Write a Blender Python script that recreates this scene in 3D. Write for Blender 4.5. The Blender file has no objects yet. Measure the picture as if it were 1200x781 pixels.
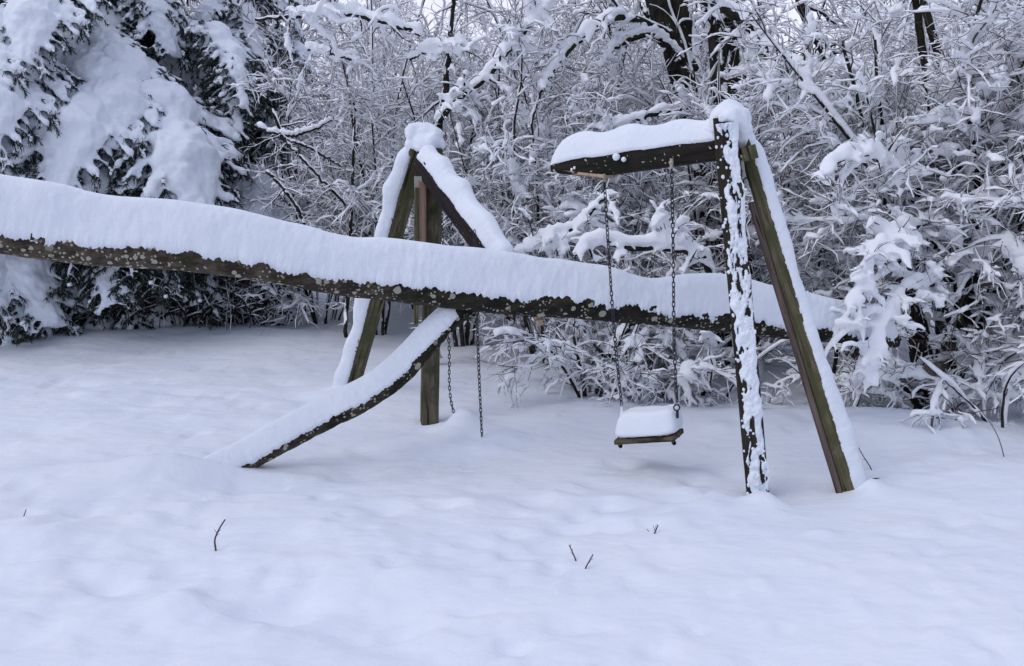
import bpy, bmesh, math, random
import numpy as np
from mathutils import Vector, Matrix

scene = bpy.context.scene
col = scene.collection
RNG = np.random.default_rng(7)

# ------------------------------------------------------------------ camera
CAMZ = 1.68
F = 1100.0
TH = math.atan(150.5 / F)
cam_d = bpy.data.cameras.new('camera')
cam_d.sensor_fit = 'HORIZONTAL'
cam_d.angle = 2 * math.atan(600 / F)
cam_d.clip_end = 1000
cam_d.clip_start = 0.05
cam = bpy.data.objects.new('camera', cam_d)
cam.location = (0, 0, CAMZ)
cam.rotation_euler = (math.pi / 2 - TH, 0, 0)
col.objects.link(cam)
scene.camera = cam

# ------------------------------------------------------------------ sky (overcast)
SUN_EL, SUN_AZ = math.radians(48), math.radians(-122)     # veiled sun over the camera's left shoulder
world = bpy.data.worlds.new('World')
scene.world = world
world.use_nodes = True
wn, wl = world.node_tree.nodes, world.node_tree.links
wn.clear()
w_out = wn.new('ShaderNodeOutputWorld')
w_bg = wn.new('ShaderNodeBackground')
w_bg.inputs['Strength'].default_value = 0.098
sky = wn.new('ShaderNodeTexSky')
sky.sky_type = 'NISHITA'
sky.sun_disc = False
sky.sun_elevation = SUN_EL
sky.sun_rotation = SUN_AZ
sky.altitude = 200
sky.air_density = 1.0
sky.dust_density = 2.0
w_mix = wn.new('ShaderNodeMix')
w_mix.data_type = 'RGBA'
w_mix.inputs[0].default_value = 0.72                      # the cloud deck greys the clear sky
w_tc = wn.new('ShaderNodeTexCoord'); w_sx = wn.new('ShaderNodeSeparateXYZ'); w_r = wn.new('ShaderNodeMapRange')
wl.new(w_tc.outputs['Generated'], w_sx.inputs[0]); wl.new(w_sx.outputs[2], w_r.inputs[0])
w_r.inputs[1].default_value = 0.0; w_r.inputs[2].default_value = 0.9
w_cl = wn.new('ShaderNodeMix'); w_cl.data_type = 'RGBA'     # an overcast sky is brightest overhead
w_cl.inputs[6].default_value = (5.6, 5.9, 7.4, 1); w_cl.inputs[7].default_value = (4.6, 5.4, 7.9, 1)
wl.new(w_r.outputs[0], w_cl.inputs[0])
w_ry = wn.new('ShaderNodeMapRange'); w_ry.inputs[1].default_value = -0.6; w_ry.inputs[2].default_value = 1.0    # thinner, paler cloud beyond the wood
w_ry.interpolation_type = 'SMOOTHSTEP'
wl.new(w_sx.outputs[1], w_ry.inputs[0])
w_gl = wn.new('ShaderNodeMix'); w_gl.data_type = 'RGBA'; w_gl.blend_type = 'ADD'
w_gl.inputs[7].default_value = (6.0, 5.4, 5.5, 1)
wl.new(w_ry.outputs[0], w_gl.inputs[0]); wl.new(w_cl.outputs[2], w_gl.inputs[6]); wl.new(w_gl.outputs[2], w_mix.inputs[7])
wl.new(sky.outputs[0], w_mix.inputs[6])
wl.new(w_mix.outputs[2], w_bg.inputs[0])
wl.new(w_bg.outputs[0], w_out.inputs[0])

sun_d = bpy.data.lights.new('sun', 'SUN')
sun_d.energy = 0.75
sun_d.angle = math.radians(40)
sun_d.color = (1.0, 0.97, 0.95)
sun_o = bpy.data.objects.new('sun', sun_d)
sdir = Vector((math.sin(SUN_AZ) * math.cos(SUN_EL), math.cos(SUN_AZ) * math.cos(SUN_EL), math.sin(SUN_EL)))
sun_o.rotation_euler = sdir.to_track_quat('Z', 'Y').to_euler()
sun_o.location = (-8, -6, 12)
col.objects.link(sun_o)

scene.view_settings.view_transform = 'Standard'
scene.view_settings.look = 'None'
scene.view_settings.exposure = 0.06
scene.view_settings.gamma = 1.0
scene.cycles.diffuse_bounces = 8        # light keeps bouncing between snowy twigs
scene.cycles.max_bounces = 9


# ------------------------------------------------------------------ helpers
def at(px, py, d):
    """point seen at photograph pixel (px,py), d metres ahead of the camera"""
    x = (px - 600) / F
    y = (390.5 - py) / F
    r = np.array([x, math.cos(TH) + y * math.sin(TH), -math.sin(TH) + y * math.cos(TH)])
    r *= d / r[1]
    return np.array([r[0], r[1], r[2] + CAMZ])

def nrm(v, axis=-1):
    return v / np.maximum(np.linalg.norm(v, axis=axis, keepdims=True), 1e-9)

def _hash(ix, iy, iz, seed):
    h = (ix.astype(np.int64) * 374761393 + iy.astype(np.int64) * 668265263 + iz.astype(np.int64) * 2147483647 + seed * 1274126177) & 0xffffffff
    h = ((h ^ (h >> 13)) * 1274126177) & 0xffffffff
    h = h ^ (h >> 16)
    return (h & 0xffff) / 65535.0

def vnoise(x, y, z=None, seed=0):
    """smooth value noise in [-1,1]"""
    x = np.asarray(x, float); y = np.asarray(y, float) + np.zeros_like(x)
    z = np.zeros_like(x) if z is None else np.asarray(z, float) + np.zeros_like(x)
    ix, iy, iz = np.floor(x), np.floor(y), np.floor(z)
    fx, fy, fz = x - ix, y - iy, z - iz
    fx, fy, fz = [f * f * f * (f * (f * 6 - 15) + 10) for f in (fx, fy, fz)]
    r = 0
    for dx in (0, 1):
        for dy in (0, 1):
            for dz in (0, 1):
                w = (fx if dx else 1 - fx) * (fy if dy else 1 - fy) * (fz if dz else 1 - fz)
                r = r + w * _hash(ix + dx, iy + dy, iz + dz, seed)
    return r * 2 - 1

def fbm(x, y, z=None, o=3, seed=0):
    r = 0; a = 1.0; t = 0
    for i in range(o):
        s = 2.03 ** i
        r = r + a * vnoise(np.asarray(x) * s, np.asarray(y) * s, None if z is None else np.asarray(z) * s, seed + i)
        t += a; a *= 0.5
    return r / t

def mesh_np(name, V, Q, smooth=True, mats=()):
    """mesh from vertex array and list of index arrays (each (n,k))"""
    me = bpy.data.meshes.new(name)
    V = np.asarray(V, np.float32).reshape(-1, 3)
    Q = [np.asarray(q, np.int32) for q in Q if len(q)]
    me.vertices.add(len(V)); me.vertices.foreach_set('co', V.ravel())
    loops = np.concatenate([q.ravel() for q in Q])
    cnt = np.concatenate([np.full(len(q), q.shape[1], np.int32) for q in Q])
    start = np.concatenate([[0], np.cumsum(cnt)[:-1]]).astype(np.int32)
    me.loops.add(len(loops)); me.loops.foreach_set('vertex_index', loops)
    me.polygons.add(len(cnt)); me.polygons.foreach_set('loop_start', start)
    me.update(calc_edges=True)
    me.validate()
    if smooth:
        me.polygons.foreach_set('use_smooth', np.ones(len(me.polygons), bool))
    for m in mats: me.materials.append(m)
    return me

def add(name, me, parent=None, loc=None, kind=None, label=None):
    o = bpy.data.objects.new(name, me)
    col.objects.link(o)
    if parent is not None: o.parent = parent
    if loc is not None: o.location = loc
    if kind: o['kind'] = kind
    if label: o['label'] = label
    return o

def thing(name, label, cat, loc=(0, 0, 0), group=None, rotz=0, scale=1):
    o = bpy.data.objects.new(name, None)
    o.empty_display_size = 0.2
    o.location = loc; o.rotation_euler = (0, 0, rotz); o.scale = (scale,) * 3
    o['label'] = label; o['category'] = cat
    if group: o['group'] = group
    col.objects.link(o)
    return o

def copy_tree(o, parent=None):
    c = o.copy(); col.objects.link(c)
    c.parent = parent
    for ch in list(o.children): copy_tree(ch, c)
    return c

class MB:
    """collects numpy chunks into one mesh"""
    def __init__(s): s.V = []; s.Q = {}; s.n = 0
    def add(s, V, *Qs):
        V = np.asarray(V, float).reshape(-1, 3)
        for q in Qs:
            q = np.asarray(q)
            s.Q.setdefault(q.shape[1], []).append(q + s.n)
        s.V.append(V); s.n += len(V)
    def mesh(s, name, mats, smooth=True):
        return mesh_np(name, np.concatenate(s.V), [np.concatenate(v) for v in s.Q.values()], smooth, mats)

def grid_faces(nu, nv, wrap=False, base=0):
    i = np.arange(nu - 1)[:, None]; j = np.arange(nv if wrap else nv - 1)[None, :]
    j2 = (j + 1) % nv
    return (np.stack([i * nv + j, i * nv + j2, (i + 1) * nv + j2, (i + 1) * nv + j], -1).reshape(-1, 4)) + base

def frames(P):
    T = nrm(np.gradient(P, axis=-2))
    Z = np.array([0, 0, 1.0])
    S = np.cross(T, Z)
    bad = np.linalg.norm(S, axis=-1) < 0.08
    S[bad] = np.cross(T[bad], np.array([0.0, 1.0, 0])) + np.array([1e-4, 0, 0])
    S = nrm(S)
    U = np.cross(S, T)
    return T, S, U

def tubes(mb, P, R, sides=4):
    """round tubes: P (N,K,3), R (N,K)"""
    if len(P) == 0: return
    N, K = P.shape[:2]
    T, S, U = frames(P)
    a = np.arange(sides) / sides * 2 * math.pi + 0.4
    V = P[:, :, None] + R[:, :, None, None] * (np.cos(a)[None, None, :, None] * S[:, :, None] + np.sin(a)[None, None, :, None] * U[:, :, None])
    f = grid_faces(K, sides, True)
    Q = (f[None] + (np.arange(N) * K * sides)[:, None, None]).reshape(-1, 4)
    mb.add(V, Q)

PROF6 = np.array([(-1, .12), (-.74, .78), (0, 1.05), (.74, .78), (1, .12), (0, -.06)])
PROF4 = np.array([(-1, .25), (0, 1.0), (1, .25), (0, -.05)])
PROF3 = np.array([(-1, 0), (0, 1.0), (1, 0)])
def snow_tubes(mb, P, R, W, H, prof=PROF6, lens=True, rng=None, vert=0.12, rough=0.5, gap=0.12, keep=1.0):
    """snow lying along the top of tubes, thin where they are steep"""
    if len(P) == 0: return
    if keep < 1:
        q = rng.random(len(P)) < keep; P, R = P[q], R[q]
    N, K = P.shape[:2]
    T, S, U = frames(P)
    hz = np.sqrt(T[..., 0] ** 2 + T[..., 1] ** 2)
    m = vert + (1 - vert) * hz ** 1.6
    n = 1 + rough * rng.uniform(-1.3, 1.3, (N, K))
    n *= 1 + 0.5 * rng.uniform(-1, 1, (N, 1))
    n *= np.where(rng.random((N, K)) < gap, 0.3, 1.0)
    if lens:
        k = np.linspace(0, 1, K)
        n = n * (np.sin(np.pi * np.clip(k, 0.04, 0.96)) ** 0.38)[None]
    else:
        n[:, 0] *= 0.4; n[:, -1] *= 0.25
    w = (R * 0.8 + W * n * m); h = H * n * m + R * 0.3
    C = P + U * (R * 0.75)[..., None]
    V = C[:, :, None] + prof[:, 0][None, None, :, None] * w[:, :, None, None] * S[:, :, None] + prof[:, 1][None, None, :, None] * h[:, :, None, None] * U[:, :, None]
    s = len(prof)
    f = grid_faces(K, s, True)
    Q = (f[None] + (np.arange(N) * K * s)[:, None, None]).reshape(-1, 4)
    mb.add(V, Q)

def grow(rng, B, D, L, r0, K, wander=0.2, grav=0.0, rend=0.25):
    N = len(B)
    P = np.zeros((N, K, 3)); P[:, 0] = B
    d = nrm(D); st = (L / (K - 1))[:, None]
    for k in range(1, K):
        P[:, k] = P[:, k - 1] + d * st
        d = nrm(d + wander * rng.normal(size=(N, 3)) * 0.6 + np.array([0, 0, -1.0]) * grav)
    R = r0[:, None] * np.linspace(1, rend, K)[None]
    return P, R

def spawn(rng, P, R, n, tmin=0.2, tmax=0.98, ang=(30, 65), L=(0.3, 0.6), K=5, wander=0.2, grav=0.05, rf=0.6, rmin=0.0025, up=0.0, lscale=True, flat=0.0):
    N, Kp = P.shape[:2]
    seg = np.linalg.norm(P[:, -1] - P[:, 0], axis=1)
    idx = rng.choice(N, n, p=seg / seg.sum())
    t = rng.uniform(tmin, tmax, n) * (Kp - 1)
    k = np.minimum(t.astype(int), Kp - 2); f = (t - k)[:, None]
    B = P[idx, k] * (1 - f) + P[idx, k + 1] * f
    T = nrm(P[idx, k + 1] - P[idx, k])
    rp = R[idx, k] * (1 - f[:, 0]) + R[idx, k + 1] * f[:, 0]
    X = rng.normal(size=(n, 3)); X[:, 2] *= (1 - flat); X = X - (X * T).sum(1, keepdims=True) * T; X = nrm(X)
    a = np.radians(rng.uniform(ang[0], ang[1], n))[:, None]
    D = T * np.cos(a) + X * np.sin(a) + np.array([0, 0, up])
    Ls = rng.uniform(L[0], L[1], n)
    if lscale: Ls = Ls * (1.15 - 0.6 * t / (Kp - 1))
    r = np.maximum(rp * rf, rmin)
    return grow(rng, B, D, Ls, r, K, wander, grav)

# ------------------------------------------------------------------ materials
def mat(name, base, rough=0.9, spec=0.2):
    m = bpy.data.materials.new(name); m.use_nodes = True
    n = m.node_tree.nodes; b = n['Principled BSDF']
    b.inputs['Base Color'].default_value = (*base, 1)
    b.inputs['Roughness'].default_value = rough
    b.inputs['Specular IOR Level'].default_value = spec
    return m, n, m.node_tree.links, b

def nmix(n, l, a, b, fac):
    x = n.new('ShaderNodeMix'); x.data_type = 'RGBA'
    for sock, v in ((x.inputs[6], a), (x.inputs[7], b)):
        if isinstance(v, tuple): sock.default_value = (*v, 1)
        else: l.new(v, sock)
    if isinstance(fac, float): x.inputs[0].default_value = fac
    else: l.new(fac, x.inputs[0])
    return x.outputs[2]

def nnoise(n, l, vec, scale, detail=4, rough=0.55):
    x = n.new('ShaderNodeTexNoise'); x.inputs['Scale'].default_value = scale
    x.inputs['Detail'].default_value = detail; x.inputs['Roughness'].default_value = rough
    l.new(vec, x.inputs['Vector']); return x.outputs[0]

def nramp(n, l, v, lo, hi):
    x = n.new('ShaderNodeMapRange'); x.inputs[1].default_value = lo; x.inputs[2].default_value = hi
    l.new(v, x.inputs[0]); return x.outputs[0]

def nmath(n, l, op, a, b=None):
    x = n.new('ShaderNodeMath'); x.operation = op
    for s, v in ((x.inputs[0], a), (x.inputs[1], b)):
        if v is None: continue
        if isinstance(v, (int, float)): s.default_value = v
        else: l.new(v, s)
    return x.outputs[0]

def nbump(n, l, b, h, strength, dist):
    x = n.new('ShaderNodeBump'); x.inputs['Strength'].default_value = strength; x.inputs['Distance'].default_value = dist
    l.new(h, x.inputs['Height']); l.new(x.outputs[0], b.inputs['Normal']); return x

def coords(n, l, scale=(1, 1, 1), kind='Object'):
    c = n.new('ShaderNodeTexCoord'); m = n.new('ShaderNodeMapping')
    m.inputs['Scale'].default_value = scale
    l.new(c.outputs[kind], m.inputs['Vector']); return m.outputs[0]

SNOWC = (0.86, 0.89, 0.94)
def make_snow(name, bscale=60, bstr=0.35, bdist=0.01, fine=220):
    m, n, l, b = mat(name, SNOWC, 0.75, 0.25)
    v = coords(n, l)
    h1 = nnoise(n, l, v, bscale, 5, 0.6)
    h2 = nnoise(n, l, v, fine, 3, 0.6)
    h = nmath(n, l, 'ADD', h1, nmath(n, l, 'MULTIPLY', h2, 0.35))
    nbump(n, l, b, h, bstr, bdist)
    c = nmix(n, l, (0.83, 0.87, 0.93), (0.87, 0.90, 0.945), nramp(n, l, nnoise(n, l, v, 3.0, 3), 0.35, 0.65))
    l.new(c, b.inputs['Base Color'])
    return m
M = {}
M['snow'] = make_snow('snow_crust', 28, 0.55, 0.012, 130)
M['snow_twig'] = mat('snow_on_twigs', (0.93, 0.94, 0.965), 0.9, 0.1)[0]
M['snow_bough'] = make_snow('snow_on_boughs', 22, 0.4, 0.02, 120)

def ground_mat():
    m, n, l, b = mat('snow_field', SNOWC, 0.7, 0.25)
    v = coords(n, l)
    vs = coords(n, l, (1.0, 1.5, 1))
    h0 = nnoise(n, l, vs, 1.6, 3, 0.5)
    h1 = nnoise(n, l, vs, 7, 4, 0.55)
    h2 = nnoise(n, l, v, 60, 4, 0.6)
    h3 = nnoise(n, l, v, 300, 2, 0.6)
    h = nmath(n, l, 'ADD', nmath(n, l, 'MULTIPLY', h0, 1.0), nmath(n, l, 'MULTIPLY', h1, 0.25))
    h = nmath(n, l, 'ADD', h, nmath(n, l, 'MULTIPLY', h2, 0.022))
    h = nmath(n, l, 'ADD', h, nmath(n, l, 'MULTIPLY', h3, 0.012))
    nbump(n, l, b, h, 0.5, 0.10)
    c = nmix(n, l, (0.82, 0.86, 0.93), (0.86, 0.89, 0.94), nramp(n, l, nnoise(n, l, v, 1.3, 4), 0.35, 0.65))
    l.new(c, b.inputs['Base Color'])
    return m
M['ground'] = ground_mat()

def bark(name, dark, light, snowy=0.35, scale=(1, 1, 1), green=None):
    m, n, l, b = mat(name, dark, 0.92, 0.15)
    v = coords(n, l, scale)
    a = nnoise(n, l, v, 14, 5, 0.65)
    c = nmix(n, l, dark, light, nramp(n, l, a, 0.4, 0.72))
    if green: c = nmix(n, l, c, green, nramp(n, l, nnoise(n, l, v, 3.5, 3), 0.5, 0.7))
    if snowy:
        g = n.new('ShaderNodeNewGeometry'); sx = n.new('ShaderNodeSeparateXYZ'); l.new(g.outputs['Normal'], sx.inputs[0])
        # snow plastered on the upper and the windward (south-west) side
        w = nmath(n, l, 'ADD', nmath(n, l, 'MULTIPLY', sx.outputs[2], 0.9),
                  nmath(n, l, 'ADD', nmath(n, l, 'MULTIPLY', sx.outputs[1], -0.35), nmath(n, l, 'MULTIPLY', sx.outputs[0], -0.25)))
        w = nmath(n, l, 'ADD', w, nmath(n, l, 'MULTIPLY', nmath(n, l, 'SUBTRACT', nnoise(n, l, v, 9, 4, 0.6), 0.5), 1.5))
        fac = nramp(n, l, w, 0.62 - snowy, 0.70 - snowy)
        c = nmix(n, l, c, SNOWC, fac)
    l.new(c, b.inputs['Base Color'])
    nbump(n, l, b, a, 0.6, 0.01)
    return m
M['bark'] = bark('shrub_bark', (0.022, 0.018, 0.016), (0.07, 0.055, 0.045), 0.20)
M['trunk'] = bark('trunk_bark', (0.012, 0.011, 0.010), (0.05, 0.042, 0.034), 0.08, (1, 1, 0.5), (0.03, 0.032, 0.015))
M['twig'] = mat('twig_bark', (0.095, 0.075, 0.070), 0.9, 0.1)[0]
M['hazed_twig'] = mat('hazed_thicket_bark', (0.24, 0.19, 0.19), 0.9, 0.1)[0]  # bark colour lifted to stand in for haze and light in the far thicket

def needle_mat():
    m, n, l, b = mat('spruce_needles', (0.012, 0.022, 0.018), 0.6, 0.3)
    v = coords(n, l)
    c = nmix(n, l, (0.010, 0.016, 0.014), (0.030, 0.045, 0.032), nramp(n, l, nnoise(n, l, v, 6, 3), 0.4, 0.65))
    l.new(c, b.inputs['Base Color']); return m
M['needle'] = needle_mat()
M['leaf'] = mat('dead_leaves', (0.030, 0.024, 0.024), 0.8, 0.2)[0]

def log_mat():
    m, n, l, b = mat('fallen_log_bark', (0.03, 0.024, 0.018), 0.85, 0.25)
    v = coords(n, l)
    vl = coords(n, l, (0.35, 1, 1))
    s = n.new('ShaderNodeSeparateXYZ'); l.new(v, s.inputs[0])
    a = nnoise(n, l, vl, 22, 6, 0.7)
    brown = nmix(n, l, (0.035, 0.026, 0.018), (0.13, 0.10, 0.072), nramp(n, l, a, 0.42, 0.68))
    black = nmix(n, l, (0.010, 0.009, 0.007), (0.045, 0.038, 0.022), nramp(n, l, a, 0.45, 0.7))
    # smooth brown bark on the butt half, mossy black bark beyond
    side = nmath(n, l, 'ADD', s.outputs[0], nmath(n, l, 'MULTIPLY', nmath(n, l, 'SUBTRACT', nnoise(n, l, v, 3.2, 4), 0.5), 3.0))
    c = nmix(n, l, brown, black, nramp(n, l, side, -1.6, -0.6))
    c = nmix(n, l, c, (0.02, 0.025, 0.008), nramp(n, l, nnoise(n, l, v, 8, 4), 0.58, 0.72))
    # round pale lichens
    for sc, thr, keep in ((9, 0.24, 0.60), (21, 0.33, 0.55), (47, 0.36, 0.55)):
        vo = n.new('ShaderNodeTexVoronoi'); vo.inputs['Scale'].default_value = sc; vo.inputs['Randomness'].default_value = 0.9
        dn = n.new('ShaderNodeVectorMath'); dn.operation = 'ADD'
        nz = n.new('ShaderNodeTexNoise'); nz.inputs['Scale'].default_value = sc * 2.2
        l.new(v, nz.inputs['Vector'])
        sub = n.new('ShaderNodeVectorMath'); sub.operation = 'SCALE'; sub.inputs['Scale'].default_value = 0.35 / sc
        l.new(nz.outputs[1], sub.inputs[0]); l.new(v, dn.inputs[0]); l.new(sub.outputs[0], dn.inputs[1])
        l.new(dn.outputs[0], vo.inputs['Vector'])
        d = nmath(n, l, 'LESS_THAN', vo.outputs['Distance'], thr)
        sp = n.new('ShaderNodeSeparateColor'); l.new(vo.outputs['Color'], sp.inputs[0])
        k = nmath(n, l, 'GREATER_THAN', sp.outputs[0], keep)
        f = nmath(n, l, 'MULTIPLY', nmath(n, l, 'MULTIPLY', d, k), nramp(n, l, nnoise(n, l, v, sc * .16, 2), 0.44, 0.50))
        c = nmix(n, l, c, (0.42, 0.40, 0.31), nmath(n, l, 'MULTIPLY', f, 0.85))
    l.new(c, b.inputs['Base Color'])
    nbump(n, l, b, a, 0.8, 0.012)
    return m
M['log'] = log_mat()

def wood(name, c1, c2, axis='z', moss=None, spots=0.0, streak=18):
    m, n, l, b = mat(name, c1, 0.85, 0.2)
    sc = {'x': (0.06, 1, 1), 'y': (1, 0.06, 1), 'z': (1, 1, 0.06)}[axis]
    v = coords(n, l, sc); vo = coords(n, l)
    a = nnoise(n, l, v, streak * 2.2, 5, 0.65)
    c = nmix(n, l, c1, c2, nramp(n, l, a, 0.35, 0.68))
    if moss: c = nmix(n, l, c, moss, nramp(n, l, nnoise(n, l, vo, 7, 4), 0.42, 0.62))
    if spots:
        x = nramp(n, l, nnoise(n, l, vo, 38, 2, 0.4), 0.70, 0.73)
        c = nmix(n, l, c, (0.5, 0.48, 0.38), nmath(n, l, 'MULTIPLY', x, spots))
    # dark drying cracks along the grain
    cr = nramp(n, l, nnoise(n, l, v, streak * 1.3, 3, 0.5), 0.40, 0.36)
    c = nmix(n, l, c, (0.008, 0.007, 0.006), nmath(n, l, 'MULTIPLY', cr, 0.8))
    l.new(c, b.inputs['Base Color'])
    nbump(n, l, b, a, 0.6, 0.006)
    return m
M['beam'] = wood('wet_beam_wood', (0.010, 0.008, 0.007), (0.030, 0.022, 0.020), 'x', (0.010, 0.014, 0.006), 0.9)
M['beam_fallen'] = wood('wet_fallen_beam_wood', (0.010, 0.008, 0.008), (0.032, 0.023, 0.022), 'z', None, 0.5)
M['post_green'] = wood('mossy_post_wood', (0.052, 0.044, 0.025), (0.20, 0.175, 0.105), 'z', (0.075, 0.078, 0.036), 0.15)
M['post_brown'] = wood('brown_post_wood', (0.07, 0.052, 0.044), (0.19, 0.14, 0.115), 'z')
M['post_red'] = wood('split_red_wood', (0.20, 0.125, 0.095), (0.32, 0.21, 0.16), 'z')
M['post_tan'] = wood('tan_post_wood', (0.05, 0.042, 0.028), (0.17, 0.145, 0.10), 'z', (0.05, 0.050, 0.028))
M['post_dark'] = wood('dark_post_wood', (0.014, 0.012, 0.010), (0.05, 0.040, 0.028), 'z')
M['splinter'] = wood('fresh_splinter_wood', (0.40, 0.27, 0.19), (0.52, 0.38, 0.28), 'x')
M['grey_wood'] = wood('weathered_wood', (0.13, 0.10, 0.085), (0.26, 0.21, 0.18), 'x')
M['seat'] = wood('seat_board_wood', (0.045, 0.032, 0.02), (0.30, 0.23, 0.13), 'x', (0.03, 0.03, 0.02))
M['metal'] = mat('galvanised_bracket', (0.33, 0.30, 0.27), 0.6, 0.4)[0]
M['chain'], _n, _l, _b = mat('dark_steel_chain', (0.045, 0.045, 0.05), 0.45, 0.5)
_b.inputs['Metallic'].default_value = 0.6
M['bolt'] = mat('bolt_steel', (0.40, 0.36, 0.28), 0.6, 0.4)[0]

# ------------------------------------------------------------------ ground
def gp(px, py):
    """flat-ground point under a photograph pixel"""
    y0 = (390.5 - py) / F
    dz = (-math.sin(TH) + y0 * math.cos(TH)) / (math.cos(TH) + y0 * math.sin(TH))
    d = -CAMZ / dz
    return at(px, py, d)[:2]

MOUNDS = []    # x, y, height, sigma x, sigma y, angle
def mound(px, py, h, sx, sy=None, ang=0, p=2):
    q = gp(px, py); MOUNDS.append((q[0], q[1], h, sx, sy or sx, ang, p))
mound(893, 592, .07, .075, .07); mound(886, 597, .05, .26, .16)       # front leg, right frame
mound(837, 590, .07, .07, .08); mound(815, 602, .04, .16, .10)
mound(1024, 578, .07, .07, .08); mound(1028, 585, .04, .24, .2)       # rear leg
mound(502, 505, -.06, .13, .13); mound(500, 520, .04, .25, .2)       # hollow round the post
mound(540, 505, .15, .11, .13); mound(560, 520, .06, .2, .15)        # buried swing seat
mound(610, 505, .05, .3, .25)
mound(200, 556, .10, .24, .11, .1); mound(130, 562, .07, .45, .2, .05); mound(290, 566, -.05, .25, .12)  # drift along the buried branch end
mound(420, 455, .05, .2, .2)
mound(60, 640, .035, .2, .15); mound(20, 615, .03, .25, .15); mound(150, 690, -.02, .4, .15)
mound(430, 720, -.03, .15, .1); mound(480, 750, .02, .2, .12); mound(330, 690, .015, .3, .15)
mound(1090, 505, .10, .5, .3); mound(690, 485, .07, .5, .3); mound(850, 500, .10, .6, .3)
mound(1000, 510, .10, .5, .3); mound(1180, 560, .08, .5, .35)
dents = np.random.default_rng(3)
for i in range(110):
    px, py = dents.uniform(0, 1200), dents.uniform(430, 640)
    if i < 26: px, py = dents.uniform(60, 430), dents.uniform(415, 500)
    elif i > 85: px, py = dents.uniform(0, 520), dents.uniform(600, 770)
    elif i < 40: px, py = dents.uniform(540, 830), dents.uniform(530, 620)
    mound(px, py, dents.choice([-.04, .03, -.028]), dents.uniform(.05, .13), dents.uniform(.04, .09), dents.uniform(-.5, .5))
for i in range(16):                                                   # old footprints, softened by new snow
    mound(180 + 22 * i + dents.uniform(-14, 14), 668 + 6 * i + (16 if i % 2 else -14), -.03, .09, .055, .3)

mound(940, 588, -.055, .55, .30); mound(268, 562, -.035, .14, .10)
def gz(x, y):
    x = np.asarray(x, float); y = np.asarray(y, float)
    z = 0.035 * fbm(x * .45, y * .45, o=2, seed=5) + 0.014 * fbm(x * 1.6, y * 2.0, o=2, seed=15) + 0.007 * fbm(x * 3.2, y * 3.6, o=4, seed=25)
    for mx, my, h, sx, sy, a, p in MOUNDS:
        dx, dy = x - mx, y - my
        ca, sa = math.cos(a), math.sin(a)
        u, v = dx * ca + dy * sa, -dx * sa + dy * ca
        z = z + h * np.exp(-0.5 * ((u / sx) ** 2 + (v / sy) ** 2))
    rough = 1 / (1 + np.exp((x + .15 + .4 * (y - 3.6)) * 3)) * np.exp(-0.5 * ((y - 4.0) / .8) ** 2)   # trampled patch, lower left
    z = z + rough * 0.011 * (np.abs(fbm(x * 3.4, y * 3.4, o=4, seed=33)) * -2.2 + .6 + .7 * fbm(x * 11, y * 12, o=2, seed=35))
    pit = np.clip((vnoise(x * 5.5, y * 6.5, seed=41) - .42) / .4, 0, 1) * np.clip(fbm(x * .8, y * .8, o=2, seed=43) * 2 + .55, 0, 1)
    z = z - .026 * pit + .012 * np.clip((vnoise(x * 9, y * 10, seed=47) - .5) / .4, 0, 1)
    # bank in front of the spruces, ground rolling behind
    ed = 11.6 + 0.25 * np.sin(x * 1.3) + 0.15 * np.sin(x * 3.1 + 1)
    left = 1 / (1 + np.exp((x + 2.6) * 2.5))
    z = z + left * (0.07 * np.exp(-0.5 * ((y - ed) / .45) ** 2) * (1 + .5 * np.sin(x * 2.1)) - 0.12 / (1 + np.exp(-(y - ed - .5) * 6)))
    z = z + 0.10 * np.clip((y - 9) / 8, 0, 1) * fbm(x * .35, y * .35, o=3, seed=9) * 2
    z = z + 0.13 * (np.logaddexp(0, (np.minimum(y, 60) - 11.8) * 1.2) / 1.2)  # hillside added behind the trees to bounce light and give a pale backdrop
    z = z + 0.25 * np.clip(np.abs(x) - 14, 0, 100) * 0.1
    return z

def ground():
    ys = [-4.0, -2.0, -0.5, 0.5]
    y = 1.3
    while y < 125:
        ys.append(y); y += max(0.026, (y * 0.009)) if y < 16 else y * 0.05
    xs = [0.0]; x = 0
    while x < 85:
        x += 0.033 if x < 4.5 else (0.06 if x < 8 else x * 0.03 if x > 10 else 0.15)
        xs.append(x)
    xs = np.array([-v for v in xs[:0:-1]] + xs); ys = np.array(ys)
    X, Y = np.meshgrid(xs, ys)
    Z = gz(X, Y)
    V = np.stack([X, Y, Z], -1)
    me = mesh_np('snow_ground', V, [grid_faces(len(ys), len(xs))], True, [M['ground']])
    add('snow_ground', me, kind='structure')
    return len(xs) * len(ys)
ground()

# ------------------------------------------------------------------ swept shapes
def resample(pts, n):
    pts = np.asarray(pts, float)
    s = np.concatenate([[0], np.cumsum(np.linalg.norm(np.diff(pts[:, :3], axis=0), axis=1))])
    t = np.linspace(0, s[-1], n)
    # Catmull-Rom through the points, parametrised by length
    out = np.zeros((n, pts.shape[1]))
    k = np.clip(np.searchsorted(s, t, side='right') - 1, 0, len(pts) - 2)
    for c in range(pts.shape[1]):
        p = pts[:, c]
        mtan = np.gradient(p, s)
        h = s[k + 1] - s[k]; u = (t - s[k]) / h
        out[:, c] = ((1 + 2 * u) * (1 - u) ** 2 * p[k] + u * (1 - u) ** 2 * h * mtan[k] + u * u * (3 - 2 * u) * p[k + 1] + u * u * (u - 1) * h * mtan[k + 1])
    return out, t

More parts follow.
